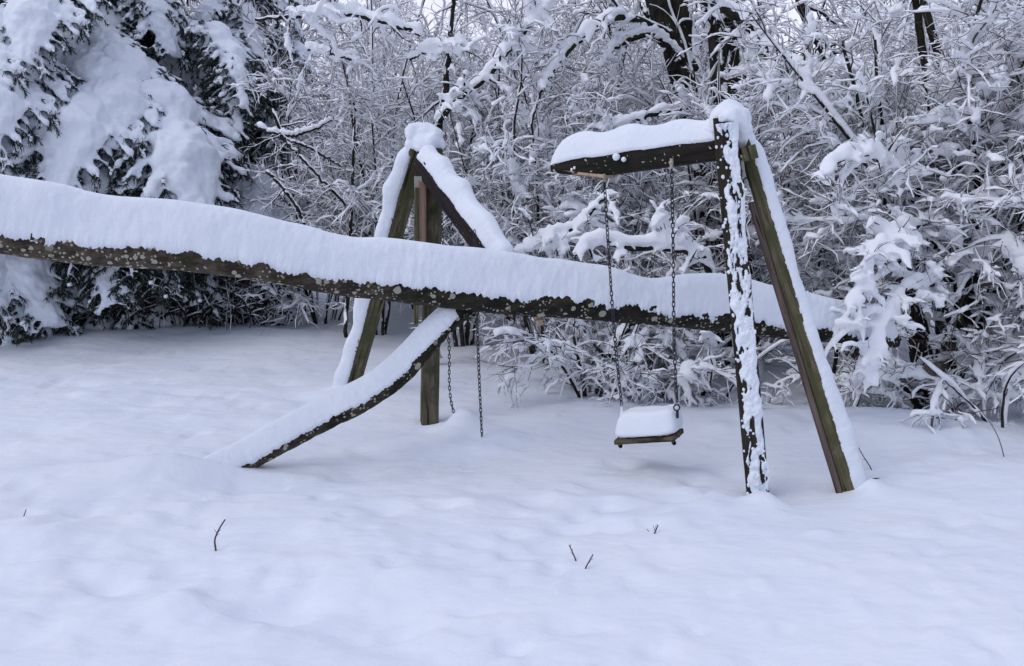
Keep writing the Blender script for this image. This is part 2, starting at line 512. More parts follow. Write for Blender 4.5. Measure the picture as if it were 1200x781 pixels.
def log_mesh(name, pts, n, sides, mats, rough=0.06, seed=0, taper_end=False):
    """round trunk: pts rows are x,y,z,radius"""
    Q, t = resample(pts, n)
    P, R = Q[:, :3], Q[:, 3]
    T, S, U = frames(P[None]); T, S, U = T[0], S[0], U[0]
    a = np.arange(sides) / sides * 2 * math.pi
    A, TT = np.meshgrid(a, t)
    rr = R[:, None] * (1 + rough * fbm(np.cos(A) * 1.2 + 5, np.sin(A) * 1.2 + 5, TT * 3.0, 3, seed) + rough * 0.4 * fbm(np.cos(A) * 4, np.sin(A) * 4, TT * 18, 2, seed + 3))
    V = P[:, None] + rr[..., None] * (np.cos(A)[..., None] * S[:, None] + np.sin(A)[..., None] * U[:, None])
    mb = MB(); mb.add(V, grid_faces(n, sides, True))
    for e, rev in ((0, True), (n - 1, False)):
        c = np.arange(sides) + e * sides
        V2 = np.concatenate([V.reshape(-1, 3)[c], P[e][None]])
        i = np.arange(sides); f = np.stack([i, (i + 1) % sides, np.full(sides, sides)], 1)
        mb.add(V2, f[:, ::-1] if rev else f)
    return mb.mesh(name, mats)

def cap_snow(name, pts, n, m, mats, seed=0, lump=0.10, ragged=0.03, flute=0.012, up=None, over=1.06, drop=0.15, endlen=0.12, lumpfreq=1.6, square=0.62, round_top=0.0):
    """a thick cap of snow on a pole. rows: x,y,z,radius,height of snow above the centre"""
    Q, t = resample(pts, n)
    P, R, H = Q[:, :3], Q[:, 3], Q[:, 4]
    T, S, U = frames(P[None]); T, S, U = T[0], S[0], U[0]
    if up is not None:
        U = nrm(np.array(up)[None] - (T @ np.array(up))[:, None] * T); S = nrm(np.cross(T, U))
    L = t[-1]
    e = np.clip(np.minimum(t, L - t) / max(endlen, 1e-3), 0, 1); e = np.sqrt(1 - (1 - e) ** 2)
    a0 = -drop
    th = np.linspace(a0 * math.pi, (1 - a0) * math.pi, m)
    TT, A = np.meshgrid(t, th, indexing='ij')
    ca, sa = np.cos(A), np.sin(A)
    # superellipse: nearly upright flanks, rounded crown
    cx = np.sign(ca) * np.abs(ca) ** square; sx = np.where(sa > 0, np.abs(sa) ** 0.85, sa)
    hn = H[:, None] * (1 + lump * fbm(TT * lumpfreq, 0 * TT + seed, o=3, seed=seed + 1))
    wn = R[:, None] * over * (1 + 0.10 * fbm(TT * 1.7, ca * 1.0 + 3, sa + 4, 2, seed + 2))
    q = np.where(sa > 0, sx * hn, sa * R[:, None] * 0.9)
    w = cx * wn * np.where(sa > 0, 1 - 0.12 * np.clip(sa, 0, 1) ** 2, 1.0)
    # ragged lower hem
    hem = np.clip((0.25 - sa) / 0.4, 0, 1)
    q = q + hem * ragged * (.8 * fbm(TT * 5, np.sign(ca) * 3, o=2, seed=seed + 4) + .45 * fbm(TT * 26, np.sign(ca) * 3, o=3, seed=seed + 24) + 0.4 * fbm(TT * 75, np.sign(ca) * 3, o=2, seed=seed + 14))
    fl = flute * fbm(TT * 5, q * 6 + np.sign(ca) * 9, o=4, seed=seed + 5) + 0.12 * flute * fbm(TT * 13, q * 1.5, o=2, seed=seed + 8) + 0.006 * fbm(TT * 34, q * 34, np.sign(ca), 3, seed + 6) * (0.6 + 1.6 * hem)
    w = w + np.sign(ca) * fl
    w *= e[:, None]; q = np.where(q > 0, q * (0.25 + 0.75 * e[:, None]), q)
    V = P[:, None] + w[..., None] * S[:, None] + q[..., None] * U[:, None]
    # closing underside, inside the wood
    low = P + U * (R * 0.0)[:, None]
    V = np.concatenate([V, low[:, None]], 1)
    mb = MB(); mb.add(V, grid_faces(n, m + 1, True))
    return mb.mesh(name, mats)

def timber(name, p0, p1, w, h, mats, side=None, bevel=0.12, n=26, wob=0.02, seed=0, cut0=0.0, cut1=0.0, broken1=0.0):
    """sawn timber from p0 to p1: local z along its length, so the grain follows it"""
    p0, p1 = np.array(p0, float), np.array(p1, float)
    L = np.linalg.norm(p1 - p0)
    zc = nrm(p1 - p0)
    side = np.array(side if side is not None else (1, 0, 0), float)
    xc = nrm(side - (side @ zc) * zc); yc = np.cross(zc, xc)
    b = bevel
    sec = []
    for sx, sy, flip in ((1, 1, 0), (-1, 1, 1), (-1, -1, 0), (1, -1, 1)):
        pr = [(1, 1 - 2 * b), (1 - b * .6, 1 - b * .6), (1 - 2 * b, 1)]
        if flip: pr = pr[::-1]
        sec += [(sx * u, sy * v) for u, v in pr]
    sec = np.array(sec) * (w / 2, h / 2)
    t = np.linspace(0, L, n); k = len(sec)
    TT, I = np.meshgrid(t, np.arange(k), indexing='ij')
    r = 1 + wob * fbm(TT * 3.5, I * 1.0, o=2, seed=seed) + wob * .5 * fbm(TT * 20, I * 2.0, o=2, seed=seed + 4)
    X = sec[:, 0][None] * r; Y = sec[:, 1][None] * r; Z = TT.copy()
    Z[-1] += cut1 * sec[:, 0] / (w / 2) ; Z[0] += cut0 * sec[:, 0] / (w / 2)
    if broken1:
        rg = np.random.default_rng(seed + 9)
        Z[-1] += rg.uniform(-1, .4, k) * broken1; Z[-2] = np.minimum(Z[-2], Z[-1] - 0.01)
    V = np.stack([X, Y, Z], -1)
    mb = MB(); mb.add(V, grid_faces(n, k, True))
    mb.add(V[0], np.arange(k)[None, ::-1]); mb.add(V[-1], np.arange(k)[None])
    me = mb.mesh(name, mats, smooth=False)
    mt = Matrix(((xc[0], yc[0], zc[0], p0[0]), (xc[1], yc[1], zc[1], p0[1]), (xc[2], yc[2], zc[2], p0[2]), (0, 0, 0, 1)))
    return me, mt

def put(name, me, mt, parent, label=None):
    o = add(name, me, parent, label=label)
    o.matrix_local = Matrix.Translation(-Vector(parent.location)) @ mt
    return o

def put_world(name, me, parent, **k):
    """mesh given in world coordinates, child of an unrotated thing"""
    o = add(name, me, parent, **k); o.location = -Vector(parent.location); return o

def blobs(mb, C, R, squash=0.6, seg=8, rings=5, rng=None, rough=0.15):
    """low rounded lumps of snow"""
    for c, r in zip(C, R):
        u = np.linspace(0, 2 * math.pi, seg, endpoint=False); v = np.linspace(-math.pi / 2, math.pi / 2, rings)
        VV, UU = np.meshgrid(v, u, indexing='ij')
        k = 1 + rough * (rng.uniform(-1, 1, UU.shape) if rng is not None else 0)
        V = np.stack([np.cos(VV) * np.cos(UU) * k, np.cos(VV) * np.sin(UU) * k, np.sin(VV) * squash], -1) * r + c
        mb.add(V, grid_faces(rings, seg, True))

def fuse(me, voxel, smooth=3, disp=0.0, freq=7, thin=1.0):
    """voxel-fuse overlapping snow lumps into one soft surface"""
    o = bpy.data.objects.new('fuse_tmp', me); col.objects.link(o)
    r = o.modifiers.new('r', 'REMESH'); r.mode = 'VOXEL'; r.voxel_size = voxel; r.use_smooth_shade = True
    s = o.modifiers.new('s', 'SMOOTH'); s.iterations = smooth; s.factor = 0.5
    if thin < 1:
        k = o.modifiers.new('d', 'DECIMATE'); k.ratio = thin
    dg = bpy.context.evaluated_depsgraph_get()
    e = o.evaluated_get(dg)
    out = bpy.data.meshes.new_from_object(e)
    mats = list(me.materials)
    bpy.data.objects.remove(o); bpy.data.meshes.remove(me)
    if not len(out.materials):
        for m in mats: out.materials.append(m)
    out.polygons.foreach_set('use_smooth', np.ones(len(out.polygons), bool))
    if disp:
        n = len(out.vertices); V = np.empty(n * 3, np.float32); N = np.empty(n * 3, np.float32)
        out.vertices.foreach_get('co', V); out.vertices.foreach_get('normal', N); V = V.reshape(-1, 3); N = N.reshape(-1, 3)
        k = fbm(V[:, 0] * freq, V[:, 1] * freq, V[:, 2] * freq, 4, 77)
        V = V + N * (k * disp)[:, None]; out.vertices.foreach_set('co', V.astype(np.float32).ravel()); out.update()
    return out

# ------------------------------------------------------------------ the fallen tree
def fallen_tree():
    rows = [(-320, 246, 4.75, 50, 70), (-150, 258, 5.05, 49, 69), (0, 274, 5.3, 47, 67), (100, 288, 5.42, 45, 62), (200, 295, 5.53, 44, 60),
            (300, 308, 5.66, 43, 56), (400, 326, 5.8, 42, 53), (500, 338, 5.93, 41, 54), (600, 350, 6.07, 40, 54), (700, 357, 6.22, 39, 46),
            (765, 363, 6.33, 37, 37), (800, 367, 6.38, 36, 47), (850, 372, 6.47, 36, 52), (900, 379, 6.55, 33, 45), (960, 386, 6.66, 29, 42),
            (1010, 393, 6.78, 24, 36), (1050, 400, 6.88, 17, 20)]
    P = [(*at(x, y, d), w / 2 * d / F, h * d / F) for x, y, d, w, h in rows]
    root = thing('fallen_tree', 'long fallen tree trunk with thick snow on top, lying slanted across the broken swing frame', 'fallen tree', tuple(at(545, 345, 6.0)))
    put_world('trunk', log_mesh('log', [p[:4] for p in P], 420, 22, [M['log']], 0.10, 3), root)
    put_world('snow_cover', cap_snow('log_snow', P, 1400, 32, [M['snow']], 21, lump=0.16, ragged=0.065, flute=0.020, over=1.05, drop=0.0), root,
              label='thick continuous ridge of snow along the top of the trunk')
    # forked limb that props it on the ground
    rows = [(556, 358, 6.05, 20, 34), (540, 366, 6.04, 22, 36), (505, 401, 6.0, 24, 42), (476, 434, 5.98, 24, 47), (440, 463, 5.95, 23, 48), (385, 493, 5.92, 21, 48),
            (325, 525, 5.9, 20, 50), (270, 553, 5.87, 19, 52), (232, 563, 5.85, 16, 40), (180, 582, 5.85, 16, 24)]
    P = [(*at(x, y, d), w / 2 * d / F, h * .54 * d / F) for x, y, d, w, h in rows]
    b = put_world('branch', log_mesh('limb', [p[:4] for p in P], 160, 12, [M['log']], 0.16, 11), root, label='bent snowy limb slanting down into the drift on the left')
    sn = add('snow_cover', cap_snow('limb_snow', [(p[0], p[1], p[2] + .012, p[3] * 1.12, p[4]) for p in P[1:]], 420, 24, [M['snow']], 31, lump=0.14, ragged=0.034, flute=0.012, drop=0.0, over=1.05, endlen=.1), b)
    # stubs and splinters under the trunk
    rng = np.random.default_rng(5)
    mb = MB(); base = np.array([at(x, 362 + rng.uniform(-4, 10), 5.95 + (x - 545) * .0012) for x in (545, 556, 602, 612)])
    D = rng.normal(size=(len(base), 3)) * .6 + (0, -.2, -1); p, r = grow(rng, base, D, np.full(len(base), .09), np.full(len(base), .014), 4, .3)
    for i in range(len(p)):
        mb = MB(); tubes(mb, p[i:i+1], r[i:i+1], 5); put_world('stub', mb.mesh('stub', [M['log']]), root)
    return root
fallen_tree()

# ------------------------------------------------------------------ swing frame, right half (still standing)
def right_frame():
    top = at(857, 150, 5.42)
    root = thing('broken_swing_frame', 'standing right half of the broken wooden swing frame, with snow-plastered front leg and beam stub', 'swing frame', tuple(at(890, 590, 5.38)), 'halves of the snapped swing frame')
    fl0, fl1 = at(890, 600, 5.38), at(849, 138, 5.40)
    me, mt = timber('front_leg', fl0, fl1, 0.130, 0.12, [M['post_dark']], side=(1, -.20, 0), seed=2, n=40)
    leg = put('leg', me, mt, root, label='dark front leg plastered with snow on its camera-facing side')
    # plastered snow: a bumpy sheet down the front face plus clumps
    n, m = 620, 25
    t = np.linspace(0.01, 0.985, n); u = np.linspace(-1, 1, m)
    Tm, Um = np.meshgrid(t, u, indexing='ij')
    L = np.linalg.norm(fl1 - fl0)
    edge_l = -0.66 + 0.7 * fbm(Tm * L * 7, 0 * Tm, o=6, seed=3) + 0.25 * np.clip((Tm - .6) * 3, 0, .6)
    edge_r = 0.96 + 0.3 * fbm(Tm * L * 8, 0 * Tm + 4, o=6, seed=6)
    X = (edge_l + (edge_r - edge_l) * (Um + 1) / 2) * 0.064
    thick = 0.021 * (1 - Um ** 6) * (0.75 + 1.3 * fbm(Tm * L * 11, X * 14, o=4, seed=8)) + 0.015 * fbm(Tm * L * 36, X * 50, o=3, seed=9) * (1 - Um ** 4)
    gapn = fbm(Tm * L * 9, X * 34 + 8, o=5, seed=12)
    thick = thick - 0.03 * np.clip((gapn - 0.20) * 6, 0, 1)
    Y = -0.065 - thick + 0.006
    V = np.stack([X, Y, Tm * L], -1)
    Vb = V.copy(); Vb[..., 1] = -0.05
    mb = MB(); mb.add(V, grid_faces(n, m)); mb.add(np.concatenate([V[:, :1], Vb[:, :1]], 1), grid_faces(n, 2)); mb.add(np.concatenate([V[:, -1:], Vb[:, -1:]], 1), grid_faces(n, 2))
    me = mb.mesh('plastered_snow', [M['snow']])
    # front face is the local -y or +y side that looks at the camera
    ym = np.array(mt.to_3x3() @ Vector((0, 1, 0)))
    if ym[1] > 0: sgn = 1
    else:
        sgn = -1; me.transform(Matrix.Scale(-1, 4, (0, 1, 0)))
    sn = add('snow_patch', me, leg)
    mb = MB(); rg = np.random.default_rng(14); q = 150
    tz = rg.uniform(.03, .98, q) * L; tx = rg.uniform(-.95, .98, q) * .064
    blobs(mb, np.stack([tx, np.full(q, -.062 * sgn), tz], -1), rg.uniform(.003, .011, q), 1.3, 6, 5, rg, .25)
    add('snow_crumbs', mb.mesh('crumbs', [M['snow']]), leg, kind='stuff')
    # rear leg: two boards side by side
    a0, a1 = at(1003, 602, 5.38), at(866, 150, 5.50)
    ax = nrm(a1 - a0); sd = nrm(np.array([1, 0, 0]) - ax[0] * ax)
    me, mt = timber('rear_leg', a0, a1, 0.074, 0.11, [M['post_green']], side=(1, -.28, 0), seed=4, n=40)
    leg2 = put('leg', me, mt, root, label='leaning rear leg, mossy green with snow along its right edge')
    b0, b1 = a0 - sd * 0.058 + (0, -.004, 0), a0 + (a1 - a0) * 0.82 - sd * 0.058 + (0, -.004, 0)
    me, mt = timber('rear_board', b0, b1, 0.038, 0.10, [M['post_brown']], side=(1, -.28, 0), seed=6, n=36)
    put('board', me, mt, root, label='reddish brown board fixed along the rear leg')
    rows = []
    for k in np.linspace(0.04, 0.97, 12):
        p = a0 + (a1 - a0) * k
        rows.append((*(p + sd * .014), 0.060, 0.080 + 0.022 * math.sin(k * 9) * (1 - k) + .012 * (1 - k)))
    put_world('snow_cover', cap_snow('leg_snow', rows, 420, 18, [M['snow']], 41, lump=0.16, ragged=0.012, flute=0.010, up=sd, over=1.0, drop=0.0, lumpfreq=5), root)
    # head block, bracket and bolts
    h0 = at(874, 172, 5.38); h1 = at(878, 188, 5.38)
    me, mt = timber('head_block', h1, h0, 0.085, 0.10, [M['post_green']], side=(1, .1, 0), n=5, seed=9)
    put('head_block', me, mt, root)
    c0, c1 = at(867, 182, 5.345), at(870, 208, 5.37)
    me, mt = timber('bracket', c1, c0, 0.036, 0.006, [M['metal']], side=(1, 0, 0), n=4, wob=0)
    br = put('bracket', me, mt, root, label='pale metal bracket at the top of the rear leg')
    for py in (187, 201):
        mb = MB(); p = at(868.5, py, 5.34)
        tubes(mb, np.array([[p + (0, .01, 0), p + (0, -.004, 0), p + (0, -.008, 0)]]), np.array([[.008, .008, .0005]]), 8)
        put_world('bolt', mb.mesh('bolt', [M['post_dark']]), root)
    # beam stub
    s0, s1 = at(858, 170, 5.52), at(652, 200, 6.25)
    me, mt = timber('beam', s0, s1, 0.155, 0.135, [M['beam_fallen']], side=(0, 0, 1), seed=13, n=50, cut1=0.0, wob=.05)
    # taper the broken end to a tongue on its upper side
    V = np.empty(len(me.vertices) * 3, np.float32); me.vertices.foreach_get('co', V); V = V.reshape(-1, 3)
    Lb = np.linalg.norm(s1 - s0)
    k = np.clip((V[:, 2] - (Lb - 0.36)) / 0.36, 0, 1) ** 1.5
    V[:, 0] = V[:, 0] * (1 - 0.72 * k) + 0.010 * k + .006 * vnoise(V[:, 2] * 30, V[:, 1] * 40, seed=2) * k
    me.vertices.foreach_set('co', V.ravel()); me.update()
    me.materials.clear(); me.materials.append(wood('wet_beam_wood_along', (0.010, 0.008, 0.007), (0.034, 0.024, 0.022), 'z', (0.010, 0.013, 0.006), 0.9))
    put('beam', me, mt, root, label='snapped top beam pointing left, dark and lichen-spotted')
    ax = nrm(s1 - s0)
    sp0 = at(714, 207, 5.99); sp1 = at(658, 201, 6.22)
    me, mt = timber('splinter', sp0 + (0, -.0, .0), sp1 + (0, -.0, 0.0), 0.022, 0.115, [M['splinter']], side=(0, 0, 1), n=8, wob=.2, seed=3, broken1=.05)
    put('splinter', me, mt, root, label='fresh pale orange broken wood under the beam end')
    rows = []
    for k, h in ((0.0, .150), (.1, .115), (.25, .145), (.4, .132), (.55, .165), (.68, .142), (.8, .165), (.92, .15), (1.03, .09)):
        p = s0 + (s1 - s0) * k
        rows.append((*p, 0.074, h * 1.12 + 0.03))
    put_world('snow_cover', cap_snow('beam_snow', rows, 460, 26, [M['snow']], 51, lump=0.07, ragged=0.022, flute=0.006, over=1.06, drop=-.06, endlen=.16, lumpfreq=3.5, square=.75), root,
              label='rounded loaf of snow on the beam')
    mb = MB(); rng = np.random.default_rng(8)
    pts = [at(846, 139, 5.35), at(857, 137, 5.36), at(856, 142, 5.47), at(864, 152, 5.48), at(848, 146, 5.52), at(860, 160, 5.5), at(868, 166, 5.52), at(864, 140, 5.5), at(855, 132, 5.49), at(840, 152, 5.6)]
    blobs(mb, pts, [.03, .055, .115, .09, .085, .10, .085, .08, .085, .09], 0.9, 16, 10, rng, 0.04)
    put_world('snow_cap', fuse(mb.mesh('capraw', [M['snow']]), 0.010, 4, .02, 14), root, label='domed snow cap over the joint')
    # eye bolts where the chains hang
    for px, py, d in ((787, 192, 5.64), (708, 208, 5.99)):
        mb = MB(); p = at(px, py, d) 
        blobs(mb, [p + (-.012, -.055, .004)], [.015], .9, 8, 6)
        tubes(mb, np.array([[p + (0, 0, .03), p, p - (0, 0, .03)]]), np.array([[.012, .012, .012]]), 6)
        put_world('eye_bolt', mb.mesh('eye_bolt', [M['bolt']]), root)
    # stray blobs of snow on the beam face
    mb = MB()
    for c, r in ((at(675, 197, 6.10), .022), (at(671, 199, 6.11), .018), (at(722, 184, 5.87), .024), (at(731, 187, 5.84), .016)):
        mb = MB(); blobs(mb, [c], [r], 1.0, 9, 6, rng, .12)
        put_world('snow_patch', mb.mesh('snow_bit', [M['snow']]), root)
right_frame()

# ------------------------------------------------------------------ swing frame, left half (leaning, beam end fallen)
def left_frame():
    root = thing('broken_swing_frame', 'left half of the broken swing frame behind the fallen trunk, its beam hanging down snapped', 'swing frame', tuple(at(455, 470, 8.0)), 'halves of the snapped swing frame')
    a0, a1 = at(408, 462, 8.6), at(489, 172, 7.62)
    ax = nrm(a1 - a0)
    me, mt = timber('leg', a0, a1, 0.15, 0.14, [M['post_green']], side=(1, .4, 0), seed=21, n=40)
    put('leg', me, mt, root, label='far left leg leaning right, snow along its left edge')
    sd = nrm(np.array([-1, 0, .0]) - (np.array([-1, 0, .0]) @ ax) * ax)
    rows = [(*(a0 + (a1 - a0) * k + sd * .01 + (0, -.02, 0)), 0.072, 0.135 + .02 * math.sin(k * 17)) for k in np.linspace(-.02, 1.0, 12)]
    put_world('snow_cover', cap_snow('leg_snow2', rows, 300, 16, [M['snow']], 61, lump=0.2, ragged=0.02, flute=0.012, up=sd, drop=-.04, lumpfreq=5), root)
    # near leg: two split halves
    b0, b1 = at(503, 508, 7.15), at(508, 176, 7.55)
    me, mt = timber('leg', b0, b1, 0.135, 0.13, [M['post_tan']], side=(1, .2, 0), seed=23, n=40)
    put('leg', me, mt, root, label='upright near left leg, split, greenish brown')
    c0, c1 = at(493, 340, 7.22), at(494, 214, 7.42)
    me, mt = timber('board', c0, c1, 0.07, 0.12, [M['post_red']], side=(1, .2, 0), seed=24, n=40, wob=.06)
    put('board', me, mt, root, label='reddish split board standing against the upright leg')
    me, mt = timber('board', at(487.5, 380, 7.12) , at(488, 222, 7.38), 0.03, 0.10, [M['post_green']], side=(1, .2, 0), seed=25, n=20, wob=.06)
    put('board', me, mt, root, label='thin green edge board beside the reddish one')
    # hanging beam
    s0, s1 = at(496, 188, 7.50), at(594, 318, 6.45)
    me, mt = timber('beam', s0, s1, 0.165, 0.15, [M['beam_fallen']], side=(0, 0, 1), seed=27, n=40, wob=.05)
    put('beam', me, mt, root, label='dark beam end slanting down behind the trunk')
    rows = []
    for k, h in ((-.03, .17), (.08, .15), (.2, .2), (.3, .16), (.45, .22), (.55, .17), (.7, .2), (.85, .16), (1.0, .16)):
        rows.append((*(s0 + (s1 - s0) * k), 0.078, h * .85 + .025))
    put_world('snow_cover', cap_snow('beam_snow2', rows, 300, 22, [M['snow']], 71, lump=0.12, ragged=0.03, flute=0.01, drop=-.07, lumpfreq=5, endlen=.12), root)
    mb = MB(); rng = np.random.default_rng(18)
    pts = [at(484, 156, 7.6), at(497, 155, 7.6), at(510, 158, 7.58), at(513, 170, 7.56), at(484, 170, 7.6), at(498, 168, 7.56), at(478, 184, 7.66), at(475, 197, 7.7), at(508, 166, 7.5), at(491, 150, 7.6)]
    blobs(mb, pts, [.075, .08, .07, .06, .065, .09, .055, .05, .06, .05], 1.0, 14, 9, rng, .06)
    put_world('snow_cap', fuse(mb.mesh('capraw2', [M['snow']]), 0.012, 5, .02, 14), root, label='block of snow sitting on the joint')
    me, mt = timber('splinter', at(627, 366, 6.45), at(634, 381, 6.4), 0.045, 0.02, [M['splinter']], side=(1, 0, -.6), n=4, seed=3)
    put('splinter', me, mt, root, label='orange splinter of the beam poking out under the trunk')
    p = at(490, 216, 7.36); me, mt = timber('bracket', p - (0, 0, .05), p + (0, 0, .06), 0.06, 0.006, [M['metal']], n=4, wob=0)
    put('bracket', me, mt, root)
left_frame()

# ------------------------------------------------------------------ chains and swings
def link_mesh():
    mb = MB(); n, s = 14, 5
    a = np.linspace(0, 2 * math.pi, n, endpoint=False)
    hl, hw, r = .0155, .0085, .0034
    cx = hw * np.cos(a); cz = hl * np.sin(a) + np.sign(np.sin(a)) * .004 * (np.abs(np.sin(a)) > .3)
    P = np.stack([cx, 0 * a, cz], -1)
    T = nrm(np.roll(P, -1, 0) - np.roll(P, 1, 0)); Y = np.array([0, 1.0, 0]); Nn = np.cross(T, Y)
    b = np.arange(s) / s * 2 * math.pi
    V = P[:, None] + r * (np.cos(b)[None, :, None] * Nn[:, None] + np.sin(b)[None, :, None] * Y)
    i = np.arange(n)[:, None]; j = np.arange(s)[None]
    Q = np.stack([i * s + j, i * s + (j + 1) % s, ((i + 1) % n) * s + (j + 1) % s, ((i + 1) % n) * s + j], -1).reshape(-1, 4)
    return V.reshape(-1, 3), Q
LV, LQ = link_mesh()
def chain(name, pts, parent, pitch=0.0295, tw=0.5, label=None):
    P, t = resample(np.array(pts), 60)
    n = int(t[-1] / pitch); mb = MB()
    for k in range(n):
        s = (k + .5) * pitch
        c = np.array([np.interp(s, t, P[:, i]) for i in range(3)]); c2 = np.array([np.interp(min(s + .02, t[-1]), t, P[:, i]) for i in range(3)])
        z = nrm(c2 - c) if np.linalg.norm(c2 - c) > 1e-5 else np.array([0, 0, -1.0])
        a = tw + (k % 2) * math.pi / 2 + .25 * math.sin(k * .7) + .12 * math.sin(k * 2.9)
        x = np.array([math.cos(a), math.sin(a), 0]); x = nrm(x - (x @ z) * z); y = np.cross(z, x)
        mb.add(LV @ np.stack([x, y, z]) + c, LQ)
    return put_world(name, mb.mesh('chain', [M['chain']]), parent, label=label)

def swings():
    root = thing('swing', 'board swing with a loaf of snow on it, hanging by chains from the beam', 'swing', tuple(at(762, 515, 5.75)))
    chain('chain', [at(708, 210, 5.99), at(713, 290, 5.965), at(720, 390, 5.93), at(729, 480, 5.90)], root, tw=.5)
    chain('chain', [at(787, 197, 5.64), at(789, 300, 5.635), at(790, 400, 5.63), at(793, 470, 5.62)], root, tw=1.0)
    # seat board: long axis from left end to right end
    e0, e1 = at(723, 519, 5.80), at(792, 515, 5.62)
    back = np.array([0.065, 0.20, 0.006])
    ctr0, ctr1 = e0 + back * .5, e1 + back * .5
    me, mt = timber('seat', ctr0, ctr1, 0.215, 0.032, [wood('seat_board', (0.04, 0.032, 0.022), (0.22, 0.175, 0.115), 'z', (0.03, 0.026, 0.018))], side=tuple(back), n=16, wob=.05, seed=31)
    put('seat', me, mt, root, label='weathered wooden seat board')
    for k, f in ((.06, 0), (.97, .0), (.97, .85)):
        mb = MB(); p = e0 + (e1 - e0) * k + back * f + (0, 0, -.022)
        tubes(mb, np.array([[p + (0, -.012, 0), p + (0, .012, 0), p + (0, .02, 0)]]), np.array([[.013, .015, .002]]), 8)
        put_world('bolt', mb.mesh('seat_bolt', [M['chain']]), root)
    # snow loaf: rounded block
    xc = nrm(e1 - e0); Ls = np.linalg.norm(e1 - e0)
    nu, nv = 46, 30
    th = np.linspace(-math.pi / 2, math.pi / 2, nv); ph = np.linspace(0, 2 * math.pi, 64, endpoint=False)
    TH_, PH = np.meshgrid(th, ph, indexing='ij')
    se = lambda v, p: np.sign(v) * np.abs(v) ** p
    X = se(np.cos(TH_), .35) * se(np.cos(PH), .35); Y = se(np.cos(TH_), .35) * se(np.sin(PH), .45); Z = se(np.sin(TH_), .38)
    h = np.clip(Z, -1, 1) * .5 + .5
    shr = 1 - 0.15 * h ** 1.5
    lx = X * Ls * .55 * shr - 0.006 * h; ly = Y * .112 * (1 - .18 * h); hz = 0.018 + h * (0.168 + 0.006 * X + .012 * fbm(X * 2 + 5, Y * 2, o=2, seed=3))
    yc = nrm(back - (back @ xc) * xc); zc = np.cross(xc, yc); zc = zc if zc[2] > 0 else -zc
    nn = .006 * fbm(lx * 18, ly * 18, hz * 18, 3, 4) + .004 * fbm(lx * 60, ly * 60, hz * 60, 2, 6) * (h < .15)
    ly = ly * (1 + nn * 6); hz = np.where(h < .05, hz + 2.0 * nn, hz)
    C = (ctr0 + ctr1) / 2
    V = C + lx[..., None] * xc + ly[..., None] * yc + hz[..., None] * np.array([0, 0, 1.0])
    mb = MB(); mb.add(V, grid_faces(nv, 64, True))
    me = mb.mesh('seat_snow', [M['snow']])
    put_world('snow_cap', me, root, label='loaf-shaped block of snow on the seat')
    # ring at the right chain, snow cone at the left one
    mb = MB(); a = np.linspace(0, 2 * math.pi, 17)
    c = at(793, 478, 5.62)
    R = np.array([c + (math.cos(q) * .018, 0, math.sin(q) * .018) for q in a])[None]
    tubes(mb, R, np.full((1, 17), .005), 6)
    tubes(mb, np.array([[c + (.004, 0, -.018), c + (.008, .02, -.05), c + (.01, .02, -.07)]]), np.array([[.009, .011, .008]]), 6)
    put_world('shackle', mb.mesh('shackle', [M['chain']]), root)
    mb = MB(); tubes(mb, np.array([[at(728, 470, 5.9), at(728.5, 480, 5.9), at(730, 492, 5.9)]]), np.array([[.002, .008, .022]]), 8)
    put_world('snow_patch', mb.mesh('snow_cone', [M['snow']]), root)

    root = thing('swing', 'second swing behind the trunk, seat buried, only two hanging chains showing', 'swing', tuple(at(545, 500, 6.9)))
    chain('chain', [at(517, 215, 7.2), at(519, 290, 7.12), at(526, 400, 7.0), at(532, 484, 6.95), at(537, 497, 6.95)], root, tw=.2)
    chain('chain', [at(556, 270, 6.5), at(559, 370, 6.48), at(561, 430, 6.46), at(565, 516, 6.42)], root, tw=.8)
swings()

# ------------------------------------------------------------------ twiggy shrubs and trees
def clumps(mb, rng, P, n, W, lr=(.05, .16), droop=.35):
    """rounded pads of snow caught on the branches"""
    N, K = P.shape[:2]
    seg = np.linalg.norm(P[:, -1] - P[:, 0], axis=1)
    idx = rng.choice(N, n, p=seg / seg.sum()); t = rng.uniform(.1, 1, n) * (K - 1); k = np.minimum(t.astype(int), K - 2); f = (t - k)[:, None]
    C = P[idx, k] * (1 - f) + P[idx, k + 1] * f; T = nrm(P[idx, k + 1] - P[idx, k])
    T = nrm(T * (1, 1, .55) + rng.normal(size=(n, 3)) * (.35, .35, .12))
    w = np.minimum(W * rng.uniform(.5, 1.0, n) ** 1.5 * rng.choice([.7, 1.0, 1.5], n, p=[.5, .35, .15]), .055)
    L = rng.uniform(lr[0], lr[1], n) * (.6 + w / W)
    u = np.linspace(-1, 1, 6)
    Q = C[:, None] + T[:, None] * (u[None] * L[:, None] * .5)[..., None]
    Q = Q + .012 * rng.normal(size=Q.shape)
    Q[..., 2] -= (u ** 2)[None] * L[:, None] * droop * rng.uniform(0, 1, (n, 1))
    e = np.sqrt(1 - (np.abs(u) * .97) ** 2.4)[None] * (1 + .25 * rng.uniform(-1, 1, (n, 6)))
    _, S, U = frames(Q); U = nrm(U + (0, 0, .6))
    V = Q[:, :, None] + PROF6[:, 0][:, None] * S[:, :, None] * (w[:, None] * e)[..., None, None] + (PROF6[:, 1][:, None] * U[:, :, None]) * (w[:, None] * e * rng.uniform(.6, .95, (n, 1)))[..., None, None]
    q = grid_faces(6, 6, True)
    mb.add(V, (q[None] + (np.arange(n) * 36)[:, None, None]).reshape(-1, 4))

